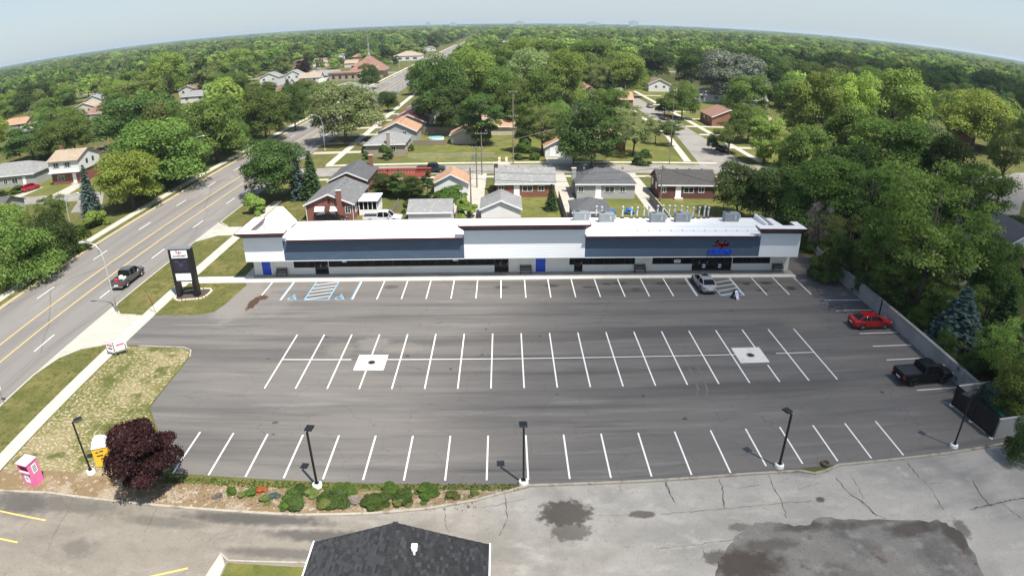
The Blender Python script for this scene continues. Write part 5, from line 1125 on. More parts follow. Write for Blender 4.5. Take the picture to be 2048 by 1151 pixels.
# chain-link fence along the cross street lawn
cf = thing('wire_fence','low chain link fence along the open lawn','fence',(0,0,0))
for k in range(10): MB().tube([(-21+2.1*k,137.8,0),(-21+2.1*k,137.8,1.1)],.03,6).build('fence_post', M['galv'], cf)
MB().tube([(-21,137.8,1.08),(-2.1,137.8,1.08)],.025,6).build('top_rail', M['galv'], cf)
cm_, cn, cl, cb = new_mat('chain_link'); tc = cn.new('ShaderNodeNewGeometry'); mp = cn.new('ShaderNodeMapping'); mp.inputs['Rotation'].default_value = (0,R_(45),0); cl.new(tc.outputs['Position'], mp.inputs[0])
wv = cn.new('ShaderNodeTexVoronoi'); wv.inputs['Scale'].default_value = 14; cl.new(mp.outputs[0], wv.inputs[0]); cb.inputs['Base Color'].default_value = (.4,.4,.38,1); cb.inputs['Alpha'].default_value = .25
MB().quad((-21,137.8,.05),(-2.1,137.8,.05),(-2.1,137.8,1.06),(-21,137.8,1.06)).build('wire_mesh', cm_, cf)
# side street houses on the east
house('brick_house','orange roofed brick house with white porch posts on the side street',60.5,184,71,196,2.8,'y',2.1,M['bricko'],M['rred'],side=W1(-2,2))
house('brick_house','pale grey addition with tan roof beside the orange roofed house',66,176,76,183.5,2.6,'x',1.6,M['sw'],M['rtan'],side=W1(0))
house('brick_house','white gabled house with brown roof beyond the side street lawns',62.5,280,72,290,3.2,'y',2.2,M['sw'],M['rbr'],south=[(-1.5,1.1,1.6,2.6),(2,1.1,1.6,2.6)])
house('brick_house','small house with brown roof and white porch past the round tree',69,262,77,270,2.6,'hip',1.9,M['sw'],M['rbr'],south=W1(-2,1))
house('brick_house','white walled house glimpsed beneath the silvery tree',86,232,97,240,2.8,'x',2.0,M['sw'],M['rg'],south=W1(-3,0,3))
house('brick_house','pink walled house with reddish gable among the centre trees',27.5,228,35.5,238,3.2,'y',2.4,M['sp'],M['rred'],south=[(1.8,.9,1.2,2.6)])
house('brick_house','white low house seen through the centre trees',14,206,24,214,2.8,'x',1.8,M['sw'],M['rg'],south=W1(-2,2))
# east yards beyond the screen wall
house('shed','brown roofed shed below the tall east trees',53,65.5,58.5,71,2.2,'x',1.4,M['st'],M['rred'],cat='shed')
house('brick_house','grey roofed white house beyond the tall east trees',69.5,72,79,84,3.0,'y',2.4,M['sw'],M['rdg'],south=W1(-2,2),side=W1(-2))
house('brick_house','dark brown roofed house with brick chimney in the east yards',66,58,78,67.5,3.0,'hip',2.3,M['brickd'],M['rbr'],chimney=(-4.2,1.5,6.2,M['brick']))
house('brick_house','orange brick house deep in the east trees',128,168,139,177,3.0,'y',2.3,M['bricko'],M['rred'],side=W1(0))
house('brick_house','pale house roof in the east woods',96,176,106,184,3.0,'x',2.2,M['sp'],M['rtan'])
# west side of the main road
hw = house('brick_house','two storey house, white siding above red brick, with tan roof',-102.2,127.6,-94.2,136,2.6,'x',.01,M['brick'],M['rtan'],south=[(-1.4,1.8,1.0,2.0)],door=2.4,over=.0)
cxw, cyw = -98.2, 131.8
MB().box(-4.2,-4.5,2.75,4.2,4.2,5.4).build('upper_storey', M['sw'], hw)
for u in (-2.0, 1.2):
    p = MB().box(u-.55,-4.54,3.9,u+.55,-4.505,4.95).build('window', M['glassb'], hw); MB().box(u-.95,-4.55,3.85,u-.62,-4.51,5.0).build('shutter', M['sb'], p); MB().box(u+.62,-4.55,3.85,u+.95,-4.51,5.0).build('shutter', M['sb'], p); MB().box(u-.03,-4.56,3.9,u+.03,-4.541,4.95).build('window_frame', M['white'], p)
for s in (0,1):
    ye = -4.9 if s == 0 else 4.6; r = MB(); r.add([(-4.5,ye,5.3),(4.5,ye,5.3),(4.5,-.15,7.1),(-4.5,-.15,7.1),(-4.5,ye,5.42),(4.5,ye,5.42),(4.5,-.15,7.22),(-4.5,-.15,7.22)],[(0,1,2,3),(7,6,5,4),(0,4,5,1),(1,5,6,2),(2,6,7,3),(3,7,4,0)]); r.build('upper_roof', M['rtan'], hw, fix=True)
for x in (-4.2,4.2): MB().add([(x,-4.5,5.4),(x,4.2,5.4),(x,-.15,7.1)],[(0,1,2)]).build('gable', M['sw'], hw)
MB().box(-4.0,.5,6.2,-3.4,1.1,8.0).build('chimney', M['brick'], hw); MB().box(-4.35,-5.0,2.76,4.35,-4.52,2.95).build('storey_band', M['whitep'], hw)
for u in (-1.0, 1.5): MB().box(4.205,u-.4,3.9,4.24,u+.4,4.9).build('window', M['glassb'], hw)
house('brick_house','long grey ranch house with a hipped pale roof on the west side',-127,129,-108.5,139,2.9,'hip',2.1,M['sg'],M['rg'],south=[(-6,1.2,.9,2.1),(-3,1.2,.9,2.1),(0,1.2,.9,2.1),(3,1.8,.9,2.1)],door=6)
house('brick_house','dark grey roofed house at the west street bend',-108,98,-93,106,2.6,'x',1.6,M['sg'],M['rdg'],south=W1(0))
FH = [((540,172),11,9,'sw','rg','white two storey house with grey roof above the west thicket',4.6),((560,195),9,8,'st','rbr','tan house with brown roof beside the white two storey house',3),((588,165),9,8,'sw','rg','white gabled house behind the roadside conifer',4.2),((620,165),12,7,'sw','rtan','long white house with pale roof near the purple tree',2.8),((598,133),9,8,'bricko','rred','brick house with red roof up the west block',3),((655,160),14,8,'sb','rg','pale blue house near the white board fence',2.8),((690,192),20,9,'sw','rg','long low white building with grey roof along the road',2.8),((718,120),12,8,'bricko','rred','red roofed house behind the spired church',3),((735,105),12,8,'sw','rtan','white house near the round yellow tree',3),((170,228),13,9,'sp','rtan','pale house with tan roof among the west trees',3),((188,212),11,9,'sw','rg','white walled house with grey roof among the west trees',3.2),((190,240),11,8,'sp','rred','peach house with reddish roof among the west trees',2.8),((30,262),14,9,'st','ror','tan house with orange roof on the far west street',3),((55,278),10,8,'sw','rtan','white house with tan roof on the far west street',3),((10,185),12,9,'sw','rg','white house near the west tree line',3),((390,205),14,9,'sw','rg','white house wall beyond the big west trees',3),((225,160),12,9,'sw','rg','small white house far in the west trees',3),((285,128),14,9,'sw','rtan','pale house roof far in the west trees',3),((150,150),12,9,'bricko','rred','red roofed house far in the west trees',3),((640,130),10,9,'sp','rred','pink house near the far road trees',3),((1000,265),9,7,'sp','rtan','pale garage roof below the centre trees',2.4),((1112,190),10,8,'sp','rred','pinkish house between the centre trees',3),((1165,195),9,8,'sw','rred','white house with red gable between the centre trees',3.4),((1300,130),12,9,'bricko','rtan','tan roofed house far beyond the side street',3),((1420,205),12,8,'sw','rg','white house beside the silvery tree',3),((1240,215),9,8,'bricko','ror','orange roofed house behind the bright green tree',3)]
for (px, w_, dd, wm, rm, lb, h_) in FH:
    g = G(*px); rd = ('x','y','hip')[int(rng.integers(0,3))]
    house('brick_house', lb, g[0]-w_/2, g[1], g[0]+w_/2, g[1]+dd, h_, rd, 1.9+rng.random()*.5, M[wm], M[rm], south=[(-w_*.28,1.3,h_-1.7,h_-.6),(w_*.2,1.4,h_-1.7,h_-.6)])
# church with spire, and the white hall
g0 = G(*(490+820/4.357, 60+425/4.357)); ch = thing('church','brown roofed church with a thin tall spire beside the main road','church',(-80,360,0)); HOUSES.append((-80,362,20)); HLAB.append('spired church')
MB().box(-15,-7,0,6,5,3.6).build('hall_wall', M['bricktan'], ch); MB().box(-15.4,-7.4,3.6,6.4,5.4,4.3).build('hall_roof', M['rred'], ch)
MB().box(-5,4,0,13,20,4).build('nave_wall', M['bricktan'], ch)
m = MB(); m.add([(-6.5,3,4),(14.5,3,4),(14.5,21,4),(-6.5,21,4),(4,12,12.5)],[(0,1,4),(1,2,4),(2,3,4),(3,0,4),(3,2,1,0)]); m.build('nave_roof', M['rred'], ch, fix=True)
MB().tube([(4,12,12),(4,12,14),(4,12,24)],[1.0,.55,.06],8).build('spire', M['galv'], ch)
for k in range(5): MB().box(-13+3.6*k,-7.05,1,-11.6+3.6*k,-7.003,2.8).build('window', M['glassb'], ch)
house('hall','white low hall with a raised roof block near the far road',-88,530,-66,548,4.0,'hip',3.2,M['sw'],M['rtan'],cat='hall',south=[(-6,3,1,2.6),(0,3,1,2.6),(6,3,1,2.6)])
wf = thing('white_fence','long white board fence beside the church','fence',(-98.5,345,0),R_(80))
for k in range(40): MB().box(k*.8,-.03,0,k*.8+.78,.03,2.0).build('fence_board', M['whitep'], wf)
# roadside sign on two posts, west verge
g = G(368,366); rs_ = thing('post_sign','small brown board sign on two posts by the west verge','sign',(g[0],g[1],0),R_(80))
for x in (-.8,.8): MB().box(x-.05,-.05,0,x+.05,.05,2.3).build('post', M['wood'], rs_)
MB().box(-.95,-.09,1.5,.95,-.051,2.3).build('board', M['brownslat'], rs_)
g = G(10,800); ss_ = thing('roadside_sign','white street sign on a thin post at the road edge','sign',(g[0]+.3,g[1]-.5,0))
MB().tube([(0,0,0),(0,0,2.1)],.03,6).build('post', M['galv'], ss_); MB().box(-.3,-.04,1.5,.3,-.031,2.4).build('board', M['whitep'], ss_); MB().box(-.2,-.048,2.05,.2,-.041,2.15).build('board_print', M['blue'], ss_); MB().box(-.2,-.048,1.75,.2,-.041,1.85).build('board_print', M['blue'], ss_)
# far skyline blocks and masts
for (px, w_, h_, D, lb) in ((856,24,26,3900,'faint distant office tower on the skyline'),(906,40,22,4200,'pale distant office block on the skyline'),(1040,60,26,4600,'wide hazy distant office block on the skyline'),(1185,90,24,4700,'long hazy distant block on the skyline'),(1268,60,36,4400,'square hazy distant tower on the skyline')):
    d = pray(px, 47); x = d[0]/d[1]*D; t = thing('distant_tower', lb, 'building', (x,D,0)); MB().box(-w_/2,-10,0,w_/2,10,h_+10).build('tower_block', M['sb'], t); MB().box(-w_/4,-6,h_+10.01,w_/5,6,h_+15).build('plant_room', M['sg'], t)
# ------------------------------------------------------------------ trees
def leafmat(name, c, c2, trans=.42):
    if trans > .4: c = tuple(v*1.3 for v in c); c2 = tuple(v*1.3 for v in c2)
    m, n, L, b = new_mat(name); n.remove(b); out = n['Material Output']
    at = n.new('ShaderNodeAttribute'); at.attribute_name = 'tint'; at.attribute_type = 'GEOMETRY'
    oi = n.new('ShaderNodeObjectInfo')
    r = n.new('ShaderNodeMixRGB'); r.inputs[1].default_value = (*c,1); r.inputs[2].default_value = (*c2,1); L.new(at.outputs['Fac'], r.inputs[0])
    hs = n.new('ShaderNodeHueSaturation'); mr = n.new('ShaderNodeMapRange'); mr.inputs['To Min'].default_value = .70; mr.inputs['To Max'].default_value = 1.32; L.new(oi.outputs['Random'], mr.inputs[0]); L.new(mr.outputs[0], hs.inputs['Value'])
    mh = n.new('ShaderNodeMapRange'); mh.inputs['To Min'].default_value = .488; mh.inputs['To Max'].default_value = .512; L.new(oi.outputs['Random'], mh.inputs[0]); L.new(mh.outputs[0], hs.inputs['Hue']); L.new(r.outputs[0], hs.inputs['Color'])
    d = n.new('ShaderNodeBsdfDiffuse'); t = n.new('ShaderNodeBsdfTranslucent'); g = n.new('ShaderNodeBsdfGlossy'); g.inputs['Roughness'].default_value = .45; g.inputs['Color'].default_value = (.5,.5,.5,1)
    L.new(hs.outputs[0], d.inputs[0]); L.new(hs.outputs[0], t.inputs[0])
    mx = n.new('ShaderNodeMixShader'); mx.inputs[0].default_value = trans; L.new(d.outputs[0], mx.inputs[1]); L.new(t.outputs[0], mx.inputs[2])
    m2 = n.new('ShaderNodeMixShader'); m2.inputs[0].default_value = .015; L.new(mx.outputs[0], m2.inputs[1]); L.new(g.outputs[0], m2.inputs[2]); L.new(m2.outputs[0], out.inputs[0])
    return m
LM = {'green': leafmat('leaf_green', (.060,.104,.020), (.150,.212,.050)), 'dark': leafmat('leaf_dark', (.032,.060,.015), (.088,.134,.036)),
      'light': leafmat('leaf_light', (.110,.164,.028), (.232,.305,.072)), 'yellow': leafmat('leaf_yellow_green', (.128,.178,.026), (.258,.318,.066)),
      'pale': leafmat('leaf_pale', (.120,.162,.055), (.235,.275,.112)), 'olive': leafmat('leaf_olive', (.084,.114,.030), (.172,.200,.062)),
      'silver': leafmat('leaf_silver', (.085,.10,.07), (.18,.195,.152), .2), 'purple': leafmat('leaf_purple', (.016,.006,.007), (.056,.021,.020), .2),
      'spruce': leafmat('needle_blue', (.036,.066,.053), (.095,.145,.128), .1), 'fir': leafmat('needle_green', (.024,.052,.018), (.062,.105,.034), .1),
      'shrub': leafmat('leaf_shrub', (.038,.075,.012), (.095,.145,.03)), 'dead': leafmat('twig_grey', (.16,.13,.11), (.26,.22,.19), .1), 'rust': leafmat('leaf_rust', (.22,.05,.02), (.34,.10,.04))}
def leaf_mesh(name, C, Nrm, size, tint, asp=.62):
    n = len(C); r = rng.normal(size=(n,3)); r /= np.linalg.norm(r,axis=1,keepdims=True)
    nn = Nrm*.85+np.array([0,0,.25])+r*.62; nn /= np.linalg.norm(nn,axis=1,keepdims=True)
    a = np.cross(nn, rng.normal(size=(n,3))); a /= np.linalg.norm(a,axis=1,keepdims=True); b = np.cross(nn,a)
    s = size[:,None] if hasattr(size,'__len__') else np.full((n,1),size)
    V = np.empty((n,4,3)); V[:,0] = C-a*s; V[:,1] = C-b*s*asp+nn*s*.12; V[:,2] = C+a*s; V[:,3] = C+b*s*asp+nn*s*.12
    me = bpy.data.meshes.new(name); me.vertices.add(4*n); me.vertices.foreach_set('co', V.ravel())
    me.loops.add(4*n); me.loops.foreach_set('vertex_index', np.arange(4*n)); me.polygons.add(n); me.polygons.foreach_set('loop_start', np.arange(n)*4)
    at = me.attributes.new('tint','FLOAT','FACE'); at.data.foreach_set('value', np.clip(tint,0,1).astype(np.float32)); me.update(); me.validate()
    return me
def crown_mesh(name, nl, H0, W, shape='round', leaf=.3, lumps=26, fill=.16, fuzz=.075):
    """unit tree, height 1..: crown of leaf faces on overlapping lumps between z=H0 and z=1 (scaled later), width W"""
    Lc = []
    for i in range(lumps):
        u = rng.random(); v = rng.random()*2*math.pi
        if shape == 'round': z = H0+(1-H0)*(.12+.8*u); prof = math.sqrt(max(0,1-((z-(H0+(1-H0)*.42))/((1-H0)*.58))**2)); 
        elif shape == 'tall': z = H0+(1-H0)*(.08+.86*u); prof = .9*math.sin(math.pi*min(1,(.16+.84*(1-u))))**.6
        elif shape == 'vase': z = H0+(1-H0)*(.2+.72*u); prof = .35+.65*math.sin(math.pi*(u*.62+.12))
        elif shape == 'dome': z = H0+(1-H0)*(.1+.8*u*u); prof = math.sqrt(max(.02,1-u**2))
        r = W/2*prof*(.30+.60*math.sqrt(rng.random())); rad = W*(.085+.125*rng.random()**1.3)*(1.15 if shape != 'vase' else .9)
        Lc.append((r*math.cos(v), r*math.sin(v), z, rad, rng.random()))
    if shape in ('round','dome'): Lc.append((0,0,H0+(1-H0)*.5,W*.27,.3))
    per = np.array([l[3]**2 for l in Lc]); per = per/per.sum(); C = []; Nn = []; T = []; S = []
    for l, pf in zip(Lc, per):
        n = max(8,int(nl*pf)); d = rng.normal(size=(n,3)); d /= np.linalg.norm(d,axis=1,keepdims=True); d[:,2] = np.where(d[:,2] < -.3, -d[:,2]*.6, d[:,2])
        rr = l[3]*(1-fill*rng.random(n)**1.5)*(1+fuzz*rng.normal(size=n)); p = np.array(l[:3])+d*rr[:,None]*np.array([1,1,.82])
        C.append(p); Nn.append(d); T.append(np.clip(.5*l[4]+.5*rng.random(n)+.0*d[:,2],0,1)); S.append(leaf*(.55+.9*rng.random(n)))
    C = np.concatenate(C); Nn = np.concatenate(Nn); T = np.concatenate(T); S = np.concatenate(S)
    q = np.quantile(np.hypot(C[:,0],C[:,1]), .965); C[:,:2] *= (W/2)/q; zt = np.quantile(C[:,2], .997); C[:,2] = H0+(C[:,2]-H0)*(1-H0)/(zt-H0)
    sx_ = (W/2)/q; Lc = [(l[0]*sx_,l[1]*sx_,H0+(l[2]-H0)*(1-H0)/(zt-H0),l[3],l[4]) for l in Lc]
    k = C[:,2] > H0*.55
    return leaf_mesh(name, C[k], Nn[k], S[k], T[k]), Lc
def trunk_mesh(name, H0, Lc, r=.022, n_l=9, multi=False):
    m = MB(); top = H0+(1-H0)*.55
    m.tube([(0,0,-.01),(.004,.003,H0*.5),(-.004,.004,H0+.06),(.01,0,top),(0,.01,.86)],[r*1.5,r,r*.85,r*.5,r*.15],8)
    for l in sorted(Lc, key=lambda q: -q[3])[:n_l]:
        z0 = H0*.75+(l[2]-H0*.75)*.38; m.tube([(0,0,z0),(l[0]*.45,l[1]*.45,z0+(l[2]-z0)*.55),(l[0]*.95,l[1]*.95,l[2])],[r*.5,r*.3,r*.08],5)
    me = m.mesh(name); me.materials.append(M['bark']); me.polygons.foreach_set('use_smooth',[True]*len(me.polygons)); return me
def conifer_mesh(name, nl, W, leaf=.03, droop=.25, z0=.04):
    C = []; Nn = []; T = []; tiers = 20
    for i in range(tiers):
        u = i/(tiers-1); z = z0+(.98-z0)*u; R = W/2*(1-u)**.85+.008; nb = int(12*(1-u)+4)
        for b in range(nb):
            a = 2*math.pi*(b+rng.random()*.7)/nb; n = max(4,int(nl/tiers/nb*(1.8*(1-u)+.3))); t = rng.random(n)**.6; L_ = R*(.75+.35*rng.random())
            x = np.cos(a)*L_*t+rng.normal(size=n)*.018*(1-u*.5); y = np.sin(a)*L_*t+rng.normal(size=n)*.018*(1-u*.5); zz = z-droop*L_*t+rng.normal(size=n)*.008
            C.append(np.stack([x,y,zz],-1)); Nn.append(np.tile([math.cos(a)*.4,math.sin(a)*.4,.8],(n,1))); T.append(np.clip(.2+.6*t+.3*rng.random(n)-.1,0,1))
    C = np.concatenate(C); return leaf_mesh(name, C, np.concatenate(Nn), leaf*(.6+.8*rng.random(len(C))), np.concatenate(T), .35)
def bush_mesh(name, nl, leaf=.07):
    return crown_mesh(name, nl, .02, 1.25, 'dome', leaf, 12)[0]
PROTO = {}
def proto(kind, k):
    key = (kind, k)
    if key in PROTO: return PROTO[key]
    if kind == 'round': me, lc = crown_mesh('crown_round', 20000, .10, .95, 'round', .0145, 46); tr = trunk_mesh('trunk', .1, lc)
    elif kind == 'tall': me, lc = crown_mesh('crown_tall', 15000, .08, .62, 'tall', .0130, 42); tr = trunk_mesh('trunk', .08, lc)
    elif kind == 'vase': me, lc = crown_mesh('crown_vase', 11000, .22, .9, 'vase', .0135, 38, .5); tr = trunk_mesh('trunk', .26, lc, .02, 16)
    elif kind == 'loose': me, lc = crown_mesh('crown_loose', 14000, .14, .75, 'vase', .0105, 56, .75); tr = trunk_mesh('trunk', .18, lc, .016, 22)
    elif kind == 'dome': me, lc = crown_mesh('crown_dome', 17000, .05, 1.15, 'dome', .0165, 36); tr = trunk_mesh('trunk', .06, lc)
    elif kind == 'low': me, lc = crown_mesh('crown_far', 3000, .08, .95, 'round', .036, 26); tr = trunk_mesh('trunk', .15, lc, .022, 4)
    elif kind == 'fine':
        global rng
        keep, rng = rng, np.random.default_rng(21); me, lc = crown_mesh('crown_fine', 30000, .27, 1.12, 'round', .0165, 26, .22, .08); tr = trunk_mesh('trunk', .27, lc); rng = keep
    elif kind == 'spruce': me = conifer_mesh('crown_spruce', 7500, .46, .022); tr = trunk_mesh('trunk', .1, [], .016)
    elif kind == 'column': me = crown_mesh('crown_column', 4500, .02, .32, 'tall', .022, 22)[0]; tr = trunk_mesh('trunk', .05, [], .012)
    elif kind == 'bush': me = bush_mesh('bush_leaves', 5500, .042); tr = None
    elif kind == 'bare': me, lc = crown_mesh('bare_twigs', 2500, .15, .95, 'vase', .014, 34, 1.0); tr = trunk_mesh('trunk', .15, lc, .02, 26)
    PROTO[key] = (me, tr); return PROTO[key]
NV = {'round':4,'tall':3,'vase':2,'loose':3,'dome':3,'low':4,'fine':1,'spruce':2,'column':1,'bush':3,'bare':1}
SPOTS = []
def tree(x, y, H, wid, kind, col, label, group=None, name=None, rz=None):
    if kind == 'bush': base = {'bush':1.25}[kind]
    else: base = {'round':.95,'tall':.62,'vase':.9,'loose':.75,'dome':1.15,'low':.95,'fine':1.12,'spruce':.46,'column':.32,'bare':.95}[kind]
    me, tr = proto(kind, int(rng.integers(0, NV[kind])))
    t = thing(name or ('conifer_tree' if kind in ('spruce','column') else 'shrub' if kind == 'bush' else 'tree'), label, 'shrub' if kind == 'bush' else 'tree', (x,y,0), rng.random()*6.28 if rz is None else rz, group)
    sx = wid/base; t.scale = (sx, sx*(.92+.16*rng.random()), H)
    c = link('crown' if kind != 'bush' else 'foliage', me, t)
    if len(me.materials) == 0: me.materials.append(LM['green'])
    c.material_slots[0].link = 'OBJECT'; c.material_slots[0].material = LM[col]
    if tr is not None: link('trunk', tr, t)
    SPOTS.append((x,y,wid/2)); return t
def TP(cx, by, ty, wpx, kind, col, label, group=None, hmin=1.0):
    """tree from the photo: crown centre column cx, ground row by, top row ty, crown width in pixels"""
    bx = cx
    for _ in range(6):
        g = G(bx, by); hs = np.arange(.3, 30, .1); H = float(hs[np.argmin([abs(PR(g[0],g[1],z)[1]-ty) for z in hs])])
        bx += .8*(cx-PR(g[0],g[1],.6*H)[0])
    D = np.linalg.norm(np.array([g[0],g[1],g[2]-CH])); ang = math.atan(math.hypot(cx-PW/2, (by+ty)/2-PH/2)/FL)
    wid = wpx*D/(FL*1.06)
    return tree(g[0], g[1], max(H,hmin), wid, kind, col, label, group)
